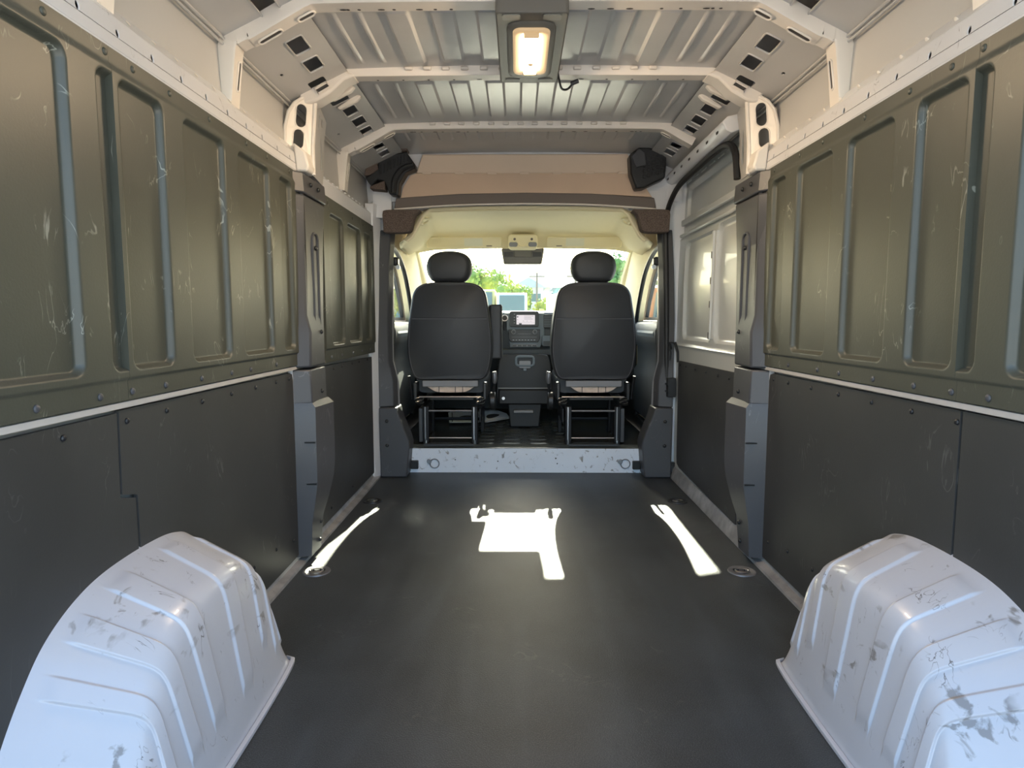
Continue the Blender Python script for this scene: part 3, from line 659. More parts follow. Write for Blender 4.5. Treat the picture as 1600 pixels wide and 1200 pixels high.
for s in (-1, 1):
    bm = bmesh.new(); box(bm, min(s*.765,s*1.05), max(s*.765,s*1.05), 4.042, 4.056, 1.545, 2.06); box(bm, min(s*.90,s*1.05), max(s*.90,s*1.05), 4.042, 4.056, -.06, 1.545)
    link('corner_filler', bm, 'white', wl if s < 0 else wr)  # added filler over the open gaps behind and above the cab pillars
# ================================================================== CAB
# headliner: one formed shell, arch at the rear, dropping to the visors
rings = []
for y, zc, ze, hw in ((4.035,1.692,1.505,.738),(4.06,1.694,1.515,.765),(4.12,1.700,1.50,.80),(4.4,1.708,1.50,.845),(4.8,1.702,1.50,.865),(5.02,1.695,1.53,.872),(5.14,1.685,1.555,.876),(5.20,1.665,1.565,.88),(5.25,1.60,1.565,.882),(5.262,1.578,1.56,.884)):
    rg = []
    for x in rng(-1, 1, .05):
        e = abs(x)**5; a = abs(x)
        z = zc - (zc-ze)*sst((a-.80)/.20) - .02*a*a
        rg.append((x*hw, y, z))
    rings.append(rg)
bm = bmesh.new(); loft(bm, rings, closed=False)
hl = link('cab_headliner', bm, 'headliner', kind='structure', smooth=50, solid=.006, label='cream moulded headliner over the cab')
bm = bmesh.new(); tube(bm, [Vector(q)+Vector((0,0,0)) for q in rings[0]], .010, 8); link('rear_roll', bm, 'headliner', hl)
bm = bmesh.new(); tube(bm, [(x*.68, 4.075, 1.682-.012*x*x) for x in rng(-1,1,.1)], .005, 6); link('seam_bead', bm, 'headliner', hl)
for s in (-1, 1):
    b2 = bmesh.new(); tube(b2, [(s*(.70+.055*math.cos(a)), 4.36+.10*math.sin(a), 1.652-.02*math.cos(a)) for a in [2*math.pi*i/20 for i in range(20)]], .008, 6, closed=True)
    tube(b2, [(s*.70,4.30,1.655),(s*.70,4.42,1.655)], .014, 8); link('coat_hook_bezel', b2, 'headliner', hl)
link('cab_roof', B((-1.06,1.06,4.0,5.22,2.04,2.08),(-1.06,1.06,5.235,5.262,1.70,2.06),(-1.06,1.06,5.0,5.262,1.722,1.74),(-1.06,-1.02,4.0,5.22,1.5,2.06),(1.02,1.06,4.0,5.22,1.5,2.06),(-.95,.95,4.0,4.02,1.72,2.06)), 'white', hl)
# cab sides with the door openings
for s in (-1, 1):
    outer = [(4.06,.10),(6.18,.10),(6.18,1.02),(5.262,1.60),(5.262,1.76),(4.06,1.76)]
    hole = [(4.12,.25),(5.02,.25),(5.10,.60),(5.06,.88)] + [(p.x, p.y) for p in spline([(5.00,1.00,0),(4.88,1.16,0),(4.70,1.33,0),(4.50,1.425,0),(4.30,1.472,0),(4.12,1.480,0)], 5)]
    bm = bmesh.new(); plate(bm, outer, [hole], lambda u, v, w: (s*(.872+w+.03*max(0,1.0-v)), u, v), .05)
    nm = link('wall_cab_'+SIDE[s], bm, 'headliner', kind='structure', label='cream pillar trim around the %s cab door opening' % SIDE[s])
    b2 = bmesh.new(); tube(b2, [(s*(.870+.03*max(0,1.0-v)), u, v) for u, v in hole], .016, 8, closed=True); link('opening_seal', b2, 'seal', nm)
    bm = bmesh.new(); plate(bm, [(4.07,.12),(6.12,.12),(6.12,.98),(5.04,.98),(5.06,.88),(5.10,.60),(5.02,.25),(4.12,.25),(4.12,.98),(4.07,.98)], [], lambda u, v, w: (s*(.866+w+.03*max(0,1.0-v)), u, v), .005); link('kick_panel', bm, 'black', nm, smooth=0)
    # quarter window in the A pillar is left solid; door
    dr = empty('door_2' if s < 0 else 'door_3', (s*.95, 4.6, .2), '%s cab door with window, seen past the seat' % SIDE[s], kind='structure')
    dout = [(4.08,.15),(5.14,.15),(5.16,.98),(4.95,1.22),(4.72,1.42),(4.45,1.52),(4.08,1.54)]
    win = [(4.22,1.02),(4.98,1.02),(4.90,1.13),(4.70,1.31),(4.48,1.42),(4.30,1.455),(4.22,1.455)]
    bm = bmesh.new(); plate(bm, dout, [win], lambda u, v, w: (s*(.935+w), u, v), .03); o = link('door_frame', bm, 'trim', dr, bevel=.003); local(o, dr)
    bm = bmesh.new(); plate(bm, win, [], lambda u, v, w: (s*(.948+w), u, v), .004); o = link('window_pane', bm, 'glass', dr, smooth=0); local(o, dr)
    bm = bmesh.new(); prism(bm, [(.94,.25),(.86,.30),(.855,.62),(.88,.66),(.88,.80),(.855,.84),(.85,.93),(.87,.985),(.94,1.0)], lambda u, v, w: (s*u, w, v), 4.20, 5.0); o = link('inner_panel', bm, 'dash', dr, bevel=.012); local(o, dr)
    bm = bmesh.new(); prism(bm, [(.88,.845),(.86,.86),(.845,.91),(.86,.955),(.89,.96)], lambda u, v, w: (s*u, w, v), 4.26, 4.85); o = link('armrest', bm, 'dashgrey', dr, bevel=.015, seg=3); local(o, dr)
    # belt reel and strap on the pillar
    bt = empty('seat_belt', (s*.845, 4.16, .5), 'black seat belt with its upper anchor on the %s cab pillar' % SIDE[s], 'seat belt', 'cab seat belts')
    o = link('strap', B((min(s*.855,s*.859),max(s*.855,s*.859),4.15,4.195,.30,1.36)), 'black', bt); local(o, bt)
    o = link('anchor', B((min(s*.815,s*.86),max(s*.815,s*.86),4.13,4.20,1.345,1.40)), 'black', bt, bevel=.012); local(o, bt)
    o = link('anchor_bolt', cyl(bmesh.new(), (s*.815,4.14,1.335), (0,-1,0), .014, .012, 12), 'chrome', bt); local(o, bt)
    # bright inner door jamb
    bm = bmesh.new(); loft(bm, [[(s*(.866-dx),4.10,z),(s*(.850-dx),4.125,z),(s*(.866-dx),4.14,z)] for z, dx in ((.45,.035),(.60,.03),(.69,.012),(.74,.0),(1.0,0),(1.48,.012))]); o = link('jamb', bm, 'greybar', nm)
# windscreen
bm = bmesh.new(); prism(bm, [(5.262,1.585),(6.14,1.03),(6.145,1.036),(5.267,1.591)], lambda u, v, w: (w, u, v), -.90, .90)
ws = link('window_1', bm, 'glass', kind='structure', smooth=0, label='windscreen')
for s in (-1, 1):
    bm = bmesh.new(); tube(bm, spline([(s*.885,5.24,1.575),(s*.882,5.36,1.50),(s*.872,5.60,1.33),(s*.875,6.0,1.08)], 5), [.035]*16, 8); link('pillar_trim', bm, 'headliner', ws)
# sun visors
for s in (-1, 1):
    v = empty('sun_visor', (s*.47, 5.17, 1.62), 'cream sun visor with a paper label above the %s seat' % SIDE[s], 'sun visor', 'sun visors')
    bm = bmesh.new(); fv = lambda u, q, w: (s*u, 5.185-q*.5+w, 1.572+q)
    prism(bm, rrect(.175,.775,-.002,.082,.022,4), fv, -.012, .012); o = link('panel', bm, 'headliner', v, bevel=.008); local(o, v)
    bm = bmesh.new(); prism(bm, rrect(.33,.475,.012,.070,.004,2), fv, -.0135, -.012); o = link('paper_label', bm, 'paperw', v, smooth=0) if 'paperw' in M else link('paper_label', bm, 'paper', v, smooth=0); local(o, v)
    bm = bmesh.new(); box(bm, min(s*.255,s*.30), max(s*.255,s*.30), 5.160, 5.172, 1.582, 1.588); o = link('clip', bm, 'brown', v); local(o, v)
# overhead console and camera housing
oc = empty('overhead_console', (0, 5.14, 1.55), 'cream overhead map-light console between the visors', 'console')
o = link('body', prism(bmesh.new(), rrect(-.125,.105,1.555,1.665,.03,4), fxz, 5.06, 5.22), 'headliner', oc, bevel=.012); local(o, oc)
for x in (-.075,.058): o = link('button', cyl(bmesh.new(), (x,5.061,1.625), (0,-1,0), .010, .004, 10), 'brown', oc); local(o, oc)
for x in (-.085,.065): o = link('map_lens', prism(bmesh.new(), rrect(x-.033,x+.033,1.567,1.602,.014,4), fxz, 5.054, 5.062), 'greybar', oc, bevel=.003); local(o, oc)
b2 = bmesh.new(); tube(b2, spline([(-.047,5.052,1.595),(-.035,5.05,1.575),(-.01,5.05,1.566),(.015,5.05,1.575),(.027,5.052,1.595)], 4), .005, 6); o = link('pull', b2, 'headliner', oc); local(o, oc)
rm = empty('mirror_camera_housing', (-.01, 5.3, 1.45), 'grey plastic housing hanging at the top of the windscreen', 'camera housing')
bm = bmesh.new(); loft(bm, [[(-.185,5.24,1.575),(.165,5.24,1.575),(.165,5.34,1.575),(-.185,5.34,1.575)], [(-.165,5.26,1.452),(.145,5.26,1.452),(.145,5.34,1.452),(-.165,5.34,1.452)]]); o = link('shell', bm, 'lamphouse', rm, bevel=.01); local(o, rm)
for x0, x1 in ((-.16,-.09),(.07,.14)): o = link('recess', B((x0,x1,5.238,5.25,1.508,1.545)), 'black', rm); local(o, rm)
o = link('centre_ridge', B((-.08,.06,5.232,5.25,1.505,1.57)), 'lamphouse', rm, bevel=.004); local(o, rm)

# dashboard
ds = empty('dashboard', (0, 5.5, .2), 'dark grey dashboard with screen and climate controls between the seats', 'dashboard')
dprof = [(5.22,.70),(5.20,.76),(5.24,.80),(5.25,1.02),(5.30,1.062),(5.45,1.075),(5.9,1.05),(6.12,1.03),(6.12,.20),(5.75,.20),(5.5,.55)]
o = link('body', prism(bmesh.new(), dprof, lambda u, v, w: (w, u, v), -.865, .865), 'dash', ds, bevel=.012); local(o, ds)
o = link('centre_stack', prism(bmesh.new(), [(-.135,.775),(.135,.775),(.165,.86),(.165,1.055),(-.165,1.055),(-.165,.86)], fxz, 5.195, 5.26), 'dashgrey', ds, bevel=.008); local(o, ds)
o = link('lower_rail', prism(bmesh.new(), rrect(-.30,.30,.715,.765,.012,3), fxz, 5.17, 5.24), 'dash', ds, bevel=.006); local(o, ds)
sb = link('screen_bezel', prism(bmesh.new(), rrect(-.115,.118,.945,1.070,.012,4), fxz, 5.165, 5.205), 'black', ds, bevel=.003); local(sb, ds)
sc = link('screen', prism(bmesh.new(), rrect(-.060,.088,.964,1.040,.003,2), fxz, 5.1635, 5.166), 'screen', sb, smooth=0)
for x0, x1, z0, z1 in ((0,.075,1.030,1.032),(0,.06,1.018,1.020),(0,.07,1.006,1.008),(-.01,.0,.99,.992),(.02,.03,.99,.992),(.05,.06,.99,.992),(-.055,.085,.979,.980),(-.04,-.018,.964,.974),(-.056,-.046,1.02,1.03),(-.054,-.048,1.0,1.004)):
    link('screen_mark', B((x0,x1,5.1625,5.1636,z0,z1)), 'ink', sb, smooth=0)
for z in (1.045,1.02,.998,.976): link('bezel_key', B((-.082,-.072,5.163,5.166,z-.002,z+.004)), 'greybar', sb, smooth=0)
cp = link('climate_panel', prism(bmesh.new(), [(-.125,.925),(.130,.925),(.130,.85),(.112,.822),(-.105,.822),(-.125,.85)], fxz, 5.172, 5.20), 'black', ds, bevel=.004); local(cp, ds)
for x in (-.083,.088):
    k = link('knob', cyl(bmesh.new(), (x,5.173,.905), (0,-1,0), .019, .022, 20), 'greybar', cp, bevel=.002)
    link('knob_cap', cyl(bmesh.new(), (x,5.150,.905), (0,-1,0), .013, .006, 16), 'black', cp)
for x in rng(-.085,.085,.0243): link('climate_key', B((x-.006,x+.006,5.169,5.173,.838,.841)), 'paper', cp, smooth=0)
link('panel_line', B((-.10,.105,5.170,5.173,.862,.864)), 'greybar', cp, smooth=0); link('panel_line', B((-.05,.055,5.170,5.173,.888,.890)), 'greybar', cp, smooth=0)
sw = link('switch_bar', prism(bmesh.new(), rrect(-.095,.105,.783,.803,.008,3), fxz, 5.18, 5.20), 'greybar', ds, bevel=.003); local(sw, ds)
for x in rng(-.075,.085,.04): link('switch', B((x-.016,x+.016,5.176,5.182,.788,.798)), 'black', sw)
for xc in (-.235,.20,.60,-.70):
    vn = link('air_vent', prism(bmesh.new(), rrect(xc-.045,xc+.045,.935,1.045,.012,3), fxz, 5.195, 5.26), 'black', ds, bevel=.003); local(vn, ds)
    for z in rng(.950,1.03,.0133): link('vent_slat', B((xc-.038,xc+.038,5.188,5.20,z-.002,z+.002)), 'dashgrey', vn)
o = link('cup_tray', prism(bmesh.new(), rrect(.145,.235,.79,.875,.012,3), fxz, 5.15, 5.25), 'dashgrey', ds, bevel=.006); local(o, ds)
link('tray_pad', prism(bmesh.new(), rrect(.155,.225,.797,.832,.006,3), fxz, 5.145, 5.152), 'dash', o)
# gear lever
gl_ = empty('gear_lever', (-.150, 5.095, .82), 'gear lever with a round knob left of the screen', 'gear lever')
for nm, b_, m_ in (('boot', loft(bmesh.new(), [[(-.180,5.115,.775),(-.110,5.115,.775),(-.110,5.145,.775),(-.180,5.145,.775)],[(-.175,5.075,.90),(-.125,5.075,.90),(-.125,5.125,.90),(-.175,5.125,.90)],[(-.165,5.065,.935),(-.135,5.065,.935),(-.135,5.095,.935),(-.165,5.095,.935)]]), 'dash'), ('knob', cyl(bmesh.new(), (-.152,5.065,1.012), (0,-1,.2), .026, .02, 20), 'chrome'), ('knob_face', cyl(bmesh.new(), (-.152,5.044,1.016), (0,-1,.2), .020, .003, 20), 'black'), ('stem', tube(bmesh.new(), [(-.152,5.080,.92),(-.152,5.065,1.0)], .016, 10), 'black')):
    o = link(nm, b_, m_, gl_, bevel=.002); local(o, gl_)
# steering wheel
stw = empty('steering_wheel', (-.5, 4.98, .95), 'black steering wheel ahead of the left seat', 'steering wheel')
stw.rotation_euler = (math.radians(38), 0, 0)
link('rim', tube(bmesh.new(), [(.19*math.cos(a), 0, .19*math.sin(a)) for a in [2*math.pi*i/36 for i in range(36)]], .016, 8, closed=True), 'black', stw)
link('hub', cyl(bmesh.new(), (0,-.01,0), (0,1,0), .065, .05, 20), 'black', stw, bevel=.01)
for a in (0, math.pi, -math.pi/2): link('spoke', tube(bmesh.new(), [(.05*math.cos(a),.01,.05*math.sin(a)),(.185*math.cos(a),0,.185*math.sin(a))], .014, 8), 'black', stw)
link('column', tube(bmesh.new(), [(0,.03,0),(0,.22,-.02)], .04, 12), 'black', stw)
# firewall
link('wall_front', B((-.95,.95,6.12,6.16,-.1,1.03)), 'black', kind='structure')

# centre jump seat / console between the seats
cc = empty('centre_console', (0, 4.95, .155), 'black folded centre seat with a grey pull handle between the two seats', 'centre console')
o = link('body', prism(bmesh.new(), spline2([(-.205,.37),(-.215,.45),(-.205,.60),(-.185,.71),(-.14,.735),(.13,.735),(.19,.71),(.21,.60),(.22,.45),(.21,.37)], 4), fxz, 4.90, 5.06), 'vinylblack', cc, bevel=.012, seg=3); local(o, cc)
hb = bmesh.new(); tube(hb, [(u, 4.885, v) for u, v in rrect(-.062,.072,.652,.722,.02,4)], .010, 8, closed=True); o = link('pull_handle', hb, 'dashgrey', cc); local(o, cc)
o = link('handle_pad', prism(bmesh.new(), rrect(-.04,.05,.632,.690,.01,3), fxz, 4.880, 4.90), 'greybar', cc, bevel=.004); local(o, cc)
o = link('handle_tab', B((-.008,.018,4.882,4.90,.612,.634)), 'dashgrey', cc, bevel=.004); local(o, cc)
o = link('hinge_strip', B((-.20,.205,4.885,4.905,.475,.482)), 'greybar', cc); local(o, cc)
o = link('base', prism(bmesh.new(), [(-.20,.35),(.21,.35),(.21,.47),(-.20,.47)], fxz, 4.89, 5.10), 'vinylblack', cc, bevel=.012); local(o, cc)
o = link('pedestal', prism(bmesh.new(), [(-.11,.165),(.12,.165),(.14,.36),(-.13,.36)], fxz, 4.95, 5.08), 'vinylblack', cc, bevel=.01); local(o, cc)
o = link('base_tray', B((-.08,.07,4.90,4.96,.285,.305)), 'greybar', cc, bevel=.003); local(o, cc)
o = link('bolt', cyl(bmesh.new(), (-.16,4.892,.40), (0,-1,0), .012, .006, 12), 'chrome', cc); local(o, cc)

# ---------------- seats
def seat(xc, s, lab):
    t = empty('cab_seat', (xc, 4.35, .155), lab, 'seat', 'cab seats')
    X0, Y0, Z0 = xc, 4.35, .155
    def add(nm, bm, m_, par=t, **k):
        bmesh.ops.translate(bm, vec=(-X0*0, 0, 0), verts=bm.verts)
        o = link(nm, bm, m_, par, **k)
        if par is t: local(o, t)
        return o
    # backrest: outline in x-z, pillowed in y
    half = [(0,.600),(.19,.599),(.238,.612),(.262,.650),(.278,.71),(.287,.79),(.286,.88),(.274,1.0),(.258,1.10),(.243,1.175),(.208,1.222),(.14,1.247),(0,1.253)]
    hp = spline2(half, 5); ring = [(x, z) for x, z in hp] + [(-x, z) for x, z in reversed(hp[1:-1])]
    cx, cz = 0, .92
    def rg(sc, y): return [(xc+x*sc[0], y, cz+(z-cz)*sc[1]) for x, z in ring]
    back = loft(bmesh.new(), [rg((.93,.965),4.285), rg((.975,.988),4.292), rg((.995,.998),4.305), rg((1,1),4.325), rg((1,1),4.38), rg((.97,.985),4.42), rg((.88,.93),4.44)])
    br = add('backrest', back, 'vinyl', smooth=40)
    # piping round the back shell and the stitched line across it
    link('piping', tube(bmesh.new(), [(xc+x*.945, 4.287, cz+(z-cz)*.972) for x, z in ring], .0035, 5, closed=True), 'piping', br)
    link('seam', B((xc-.250,xc+.250,4.2825,4.2855,1.006,1.010)), 'piping', br); link('seam', B((xc-.250,xc+.250,4.2815,4.2855,1.0105,1.015)), 'frame', br)
    for q in (-1, 1): link('side_bolster', tube(bmesh.new(), spline([(xc+q*.225,4.40,.66),(xc+q*.255,4.43,.80),(xc+q*.248,4.43,1.0),(xc+q*.21,4.42,1.15)], 5), .030, 10), 'vinyl', br)
    # headrest
    hh = [(0,1.252),(.08,1.252),(.122,1.268),(.148,1.312),(.153,1.362),(.138,1.412),(.104,1.441),(.055,1.456),(0,1.460)]
    hp = spline2(hh, 5); r2 = [(x, z) for x, z in hp] + [(-x, z) for x, z in reversed(hp[1:-1])]
    hx = xc-.003
    g2 = lambda sc, y: [(hx+x*sc, y, 1.36+(z-1.36)*sc) for x, z in r2]
    hd = add('headrest', loft(bmesh.new(), [g2(.72,4.302), g2(.88,4.310), g2(.97,4.328), g2(1,4.352), g2(1,4.38), g2(.94,4.415), g2(.75,4.432)]), 'vinyl', smooth=60)
    for q in (-1, 1):
        link('headrest_post', cyl(bmesh.new(), (hx+q*.098, 4.37, 1.22), (0,0,1), .007, .07, 10), 'chrome', hd)
        link('post_guide', cyl(bmesh.new(), (hx+q*.098, 4.37, 1.236), (0,0,1), .012, .012, 10), 'black', hd)
    # cushion
    cu = bmesh.new()
    loft(cu, [[(xc+x*k, y, z) for x, z in rrect(-.25,.25,.50+dz,.63+dz,.05,4)] for y, k, dz in ((4.40,.95,0),(4.44,1,.0),(4.75,1.02,.02),(4.88,1.0,.015),(4.92,.92,.0))])
    add('cushion', cu, 'vinyl', smooth=50)
    # exposed foam and grey rail under the backrest
    add('foam_strip', prism(bmesh.new(), spline2([(xc-.155,.552),(xc-.11,.522),(xc-.06,.512),(xc+.07,.512),(xc+.12,.522),(xc+.165,.552)], 3), fxz, 4.30, 4.40), 'foam', bevel=.004)
    for dx in (-.075,.035,.085): add('foam_wire', B((xc+dx-.002,xc+dx+.002,4.297,4.301,.512,.552)), 'frame')
    add('rear_rail', prism(bmesh.new(), rrect(xc-.185,xc+.19,.552,.594,.006,3), fxz, 4.285, 4.31), 'greybar', bevel=.004)
    # base frame
    for q in (-1, 1):
        lg = add('leg', B((xc+q*.165-.022,xc+q*.165+.022,4.285,4.33,.156,.42)), 'frame', bevel=.006)
        link('leg_edge', tube(bmesh.new(), [(xc+q*.165-.004,4.284,.19),(xc+q*.165-.004,4.284,.415)], .005, 6), 'chrome', lg)
        for z in (.40,.375,.20): link('leg_hole', cyl(bmesh.new(), (xc+q*.165,4.2845,z), (0,-1,0), .007, .0015, 10), 'black', lg)
        link('foot_bolt', cyl(bmesh.new(), (xc+q*.165,4.31-.03,.158), (0,0,1), .011, .03, 10, .008), 'chrome', lg)
        add('leg', B((xc+q*.19-.015,xc+q*.19+.015,4.80,4.84,.156,.42)), 'frame', bevel=.005)
        add('side_plate', prism(bmesh.new(), [(4.29,.46),(4.86,.46),(4.88,.52),(4.86,.57),(4.29,.58)], lambda u, v, w: (w, u, v), xc+q*.235-.012, xc+q*.235+.012), 'black', bevel=.006)
        add('side_leg_plate', B((xc+q*.205-.016,xc+q*.205+.016,4.33,4.80,.165,.40)) if q == s else B((xc+q*.20-.008,xc+q*.20+.008,4.33,4.80,.30,.40)), 'trim' if q == s else 'frame', bevel=.005)
        # height linkage springs
        for k in range(4): add('spring', tube(bmesh.new(), [(xc+q*.205+.028*math.cos(a), 4.29+.01*math.sin(a*2), .435+.012*k+.008*math.sin(a)) for a in [2*math.pi*i/12 for i in range(12)]], .003, 5, closed=True), 'chrome' if k % 2 else 'frame')
    for z, r in ((.482,.007),(.388,.0065),(.202,.0055)): add('crossbar', tube(bmesh.new(), [(xc-(.17 if z < .45 else .21),4.292,z),(xc+(.17 if z < .45 else .21),4.292,z)], r, 8), 'chrome' if z != .388 else 'greymetal')
    add('crossbar', tube(bmesh.new(), [(xc-.2,4.83,.25),(xc+.2,4.83,.25)], .012, 8), 'frame')
    add('under_tray', B((xc-.15,xc+.15,4.40,4.75,.45,.47)), 'black')
    add('floor_plate', prism(bmesh.new(), [(xc-.17,4.19),(xc+.17,4.19),(xc+.13,4.265),(xc-.13,4.265)], lambda u, v, w: (u, v, w), .166, .178), 'dash', bevel=.003)
    # lever and round recliner cover on the aisle side
    q = -s
    add('recliner_cover', loft(bmesh.new(), [[(xc+q*.285+dx, 4.36+y_, .45+z_) for y_, z_ in rrect(-.06,.06,-.06,.06,.055,6)] for dx in (-.02,.022)]), 'black', bevel=.008)
    add('lever', tube(bmesh.new(), [(xc+q*.29,4.36,.50),(xc+q*.30,4.345,.575)], .010, 8), 'black')
    add('lever_grip', tube(bmesh.new(), spline([(xc+q*.30,4.34,.572),(xc+q*.302,4.33,.61),(xc+q*.298,4.33,.652)], 4), [.013,.015,.016,.017,.017,.017,.017,.016,.012], 10), 'greymetal')
    add('buckle_stalk', tube(bmesh.new(), [(xc+s*.27,4.37,.46),(xc+s*.285,4.35,.62)], .010, 8), 'frame')
    if s < 0:
        ab = bmesh.new(); loft(ab, [[(xc+.322+x, y, z) for x, y in rrect(-.062,.029,4.37,4.45,.02,4)] for z in (.735,.75,1.09,1.105)])
        add('armrest', ab, 'vinyl', bevel=.010, smooth=40)
    return t
seat(-.507, -1, 'dark vinyl left seat with headrest and folded-up armrest, on a steel frame')
seat(.459, 1, 'dark vinyl right seat with headrest and no armrest, on a steel frame')

# paper floor mat
pm = empty('paper_floor_mat', (-.35, 5.3, .177), 'white paper floor mat with black shoe prints under the left seat', 'paper mat')
pp = [(-.60,5.10),(-.30,5.13),(-.11,5.33),(-.15,5.62),(-.30,5.95),(-.62,5.85),(-.67,5.65)]
o = link('sheet', prism(bmesh.new(), pp, lambda u, v, w: (u, v, w), .1745, .177), 'paper', pm, smooth=0); local(o, pm)
for cx, cy, a in ((-.50,5.36,.4),(-.27,5.45,.4)):
    sh = [(cx+.05*math.cos(t_)*(1+.35*math.sin(t_))+.02*math.sin(t_), cy+.13*math.sin(t_)) for t_ in [2*math.pi*i/20 for i in range(20)]]
    o = link('shoe_print', prism(bmesh.new(), sh, lambda u, v, w: (u, v, w), .1772, .1778), 'ink', pm, smooth=0); local(o, pm)
for a, b in (((-.575,5.13),(-.305,5.16)),((-.635,5.65),(-.58,5.14)),((-.305,5.16),(-.14,5.34))):
    d = Vector((b[0]-a[0], b[1]-a[1])).normalized()*.004; nn = Vector((-d.y, d.x))
    o = link('border_line', prism(bmesh.new(), [(a[0]+nn.x,a[1]+nn.y),(b[0]+nn.x,b[1]+nn.y),(b[0]-nn.x,b[1]-nn.y),(a[0]-nn.x,a[1]-nn.y)], lambda u, v, w: (u, v, w), .1772, .1778), 'ink', pm, smooth=0); local(o, pm)

# ---------------- floor tie-downs
for k, (x, y, lab) in enumerate(((-.852,2.46,'recessed floor tie-down ring beside the left wall, nearer the camera'), (.845,2.475,'recessed floor tie-down ring beside the right wall, nearer the camera'), (-.855,3.46,'recessed floor tie-down ring at the left, near the cab step'), (.835,3.47,'recessed floor tie-down ring at the right, near the cab step'))):
    t = empty('floor_tie_down', (x, y, 0), lab, 'tie-down', 'floor tie-downs')
    r0 = .055
    bm = bmesh.new(); loft(bm, [[(r*math.cos(a), r*math.sin(a), z) for a in [2*math.pi*i/28 for i in range(28)]] for r, z in ((r0,.0005),(r0-.002,.005),(r0-.010,.005),(r0-.016,.0015),(.004,.001))], cap=False)
    link('cup', bm, 'greymetal' if k < 2 else 'black', t, smooth=50)
    link('ring', tube(bmesh.new(), [(.026*math.cos(a), .018*math.sin(a)-.004, .006) for a in [2*math.pi*i/20 for i in range(20)]], .0045, 6, closed=True), 'chrome', t)
    link('bolt', cyl(bmesh.new(), (0,.012,.002), (0,0,1), .013, .006, 12), 'chrome', t)
    link('saddle', B((-.032,.032,.006,.018,.002,.008)), 'black', t, bevel=.002)

# ---------------- dome lamp
lp = empty('dome_lamp', (-.007, 2.33, 1.93), 'lit rectangular dome lamp in a grey housing on the roof bows', 'lamp')
bm = bmesh.new(); loft(bm, [[(-.007+x*kx, y, z) for x, y in rrect(-.112,.112,2.035,2.612,.015,4)] for kx, z in ((1.0,1.972),(1.0,1.932),(.985,1.924))]); o = link('housing', bm, 'lamphouse', lp, bevel=.004); local(o, lp)
bm = bmesh.new(); pts = lambda k, z: [(-.007+x*k, 2.322+(y-2.322)*k, z) for x, y in rrect(-.080,.080,2.09,2.555,.05,6)]
loft(bm, [pts(1,1.925), pts(.97,1.919), pts(.86,1.914)]); o = link('bezel', bm, 'lamphouse', lp); local(o, lp)
bm = bmesh.new(); pts = lambda k, z: [(-.007+x*k, 2.315+(y-2.315)*(1-(1-k)*.4), z) for x, y in rrect(-.060,.060,2.115,2.480,.028,6)]
loft(bm, [pts(1,1.920), pts(.995,1.910), pts(.96,1.905), pts(.85,1.903), pts(.5,1.902)]); o = link('lens', bm, 'lens', lp, smooth=50); local(o, lp)
o = link('light_strip', prism(bmesh.new(), rrect(-.029,.015,2.135,2.432,.008,3), lambda u, v, w: (u, v, w), 1.890, 1.9025), 'tube', lp); local(o, lp)
o = link('sensor', prism(bmesh.new(), [(-.017,2.33),(.005,2.33),(.001,2.352),(-.006,2.36),(-.013,2.352)], lambda u, v, w: (u, v, w), 1.8885, 1.8901), 'lens', lp); local(o, lp)
for y0 in (2.1215, 2.4325): o = link('strip_end_block', B((-.031,.017,y0,y0+.013,1.8895,1.904)), 'lens', lp, bevel=.003); local(o, lp)  # added blocks that keep the strip's end light off the housing
o = link('switch', B((-.034,.020,2.452,2.464,1.899,1.906)), 'lamphouse', lp, bevel=.002); local(o, lp)
for x in (-.07,.055):
    for y in (2.045,2.565):
        o = link('clip_window', prism(bmesh.new(), rrect(x-.028,x+.028,y,y+.035,.008,3), lambda u, v, w: (u, v, w), 1.921, 1.9245), 'lampclip', lp); local(o, lp)
cb = bmesh.new(); tube(cb, spline([(.103,2.56,1.940),(.112,2.60,1.925),(.125,2.66,1.918),(.15,2.70,1.930),(.172,2.71,1.955),(.185,2.71,1.968)], 5), .0045, 7); o = link('cable', cb, 'black', lp); local(o, lp)
o = link('plug', tube(bmesh.new(), [(.165,2.71,1.955),(.195,2.71,1.966)], .009, 8), 'black', lp); local(o, lp)

# ================================================================== OUTSIDE
def vehicle(x, y, w, h, L_, m_, lab, rz=0, hood=.9, name='parked_van', face=-1):
    t = empty(name, (x, y, -.55), lab, 'van'); t.rotation_euler = (0,0,rz)
    f = face
    side = [(0,.35),(0,.95),(hood*.25,1.15),(hood,1.25),(hood+.75,h-.05),(hood+1.0,h),(L_,h),(L_,.35)]
    link('body', prism(bmesh.new(), side, lambda u, v, w_: (w_, u, v), -w/2, w/2), m_, t, bevel=.08, seg=3)
    a = math.atan2(h-.05-1.25, .75)
    bm = bmesh.new(); prism(bm, [(hood+.05,1.34),(hood+.64,h-.22),(hood+.60,h-.20),(hood+.01,1.36)], lambda u, v, w_: (w_, u-.03, v+.03), -w/2*.82, w/2*.82); link('windscreen', bm, 'carglass', t)
    link('grille', B((-w*.28,w*.28,-.02,.03,.62,.85)), 'tire', t); link('bumper', B((-w/2*.96,w/2*.96,-.08,.1,.32,.55)), 'greybar', t, bevel=.04)
    for q in (-1, 1):
        link('headlamp', B((q*w*.40-.14,q*w*.40+.14,-.02,.08,.78,.96)), 'greymetal', t, bevel=.03)
        link('side_window', B((q*w/2-.012,q*w/2+.012,hood+.75,hood+1.7,1.35,h-.35)), 'carglass', t)
        for yy in (.8, L_-.9): link('wheel', cyl(bmesh.new(), (q*(w/2-.2),yy,.35), (q,0,0), .35, .22, 20), 'tire', t, bevel=.03)
    return t
vehicle(-.42, 40, 1.95, 3.30, 5.6, 'carwhite', 'white van facing us beyond the windscreen, in the middle')
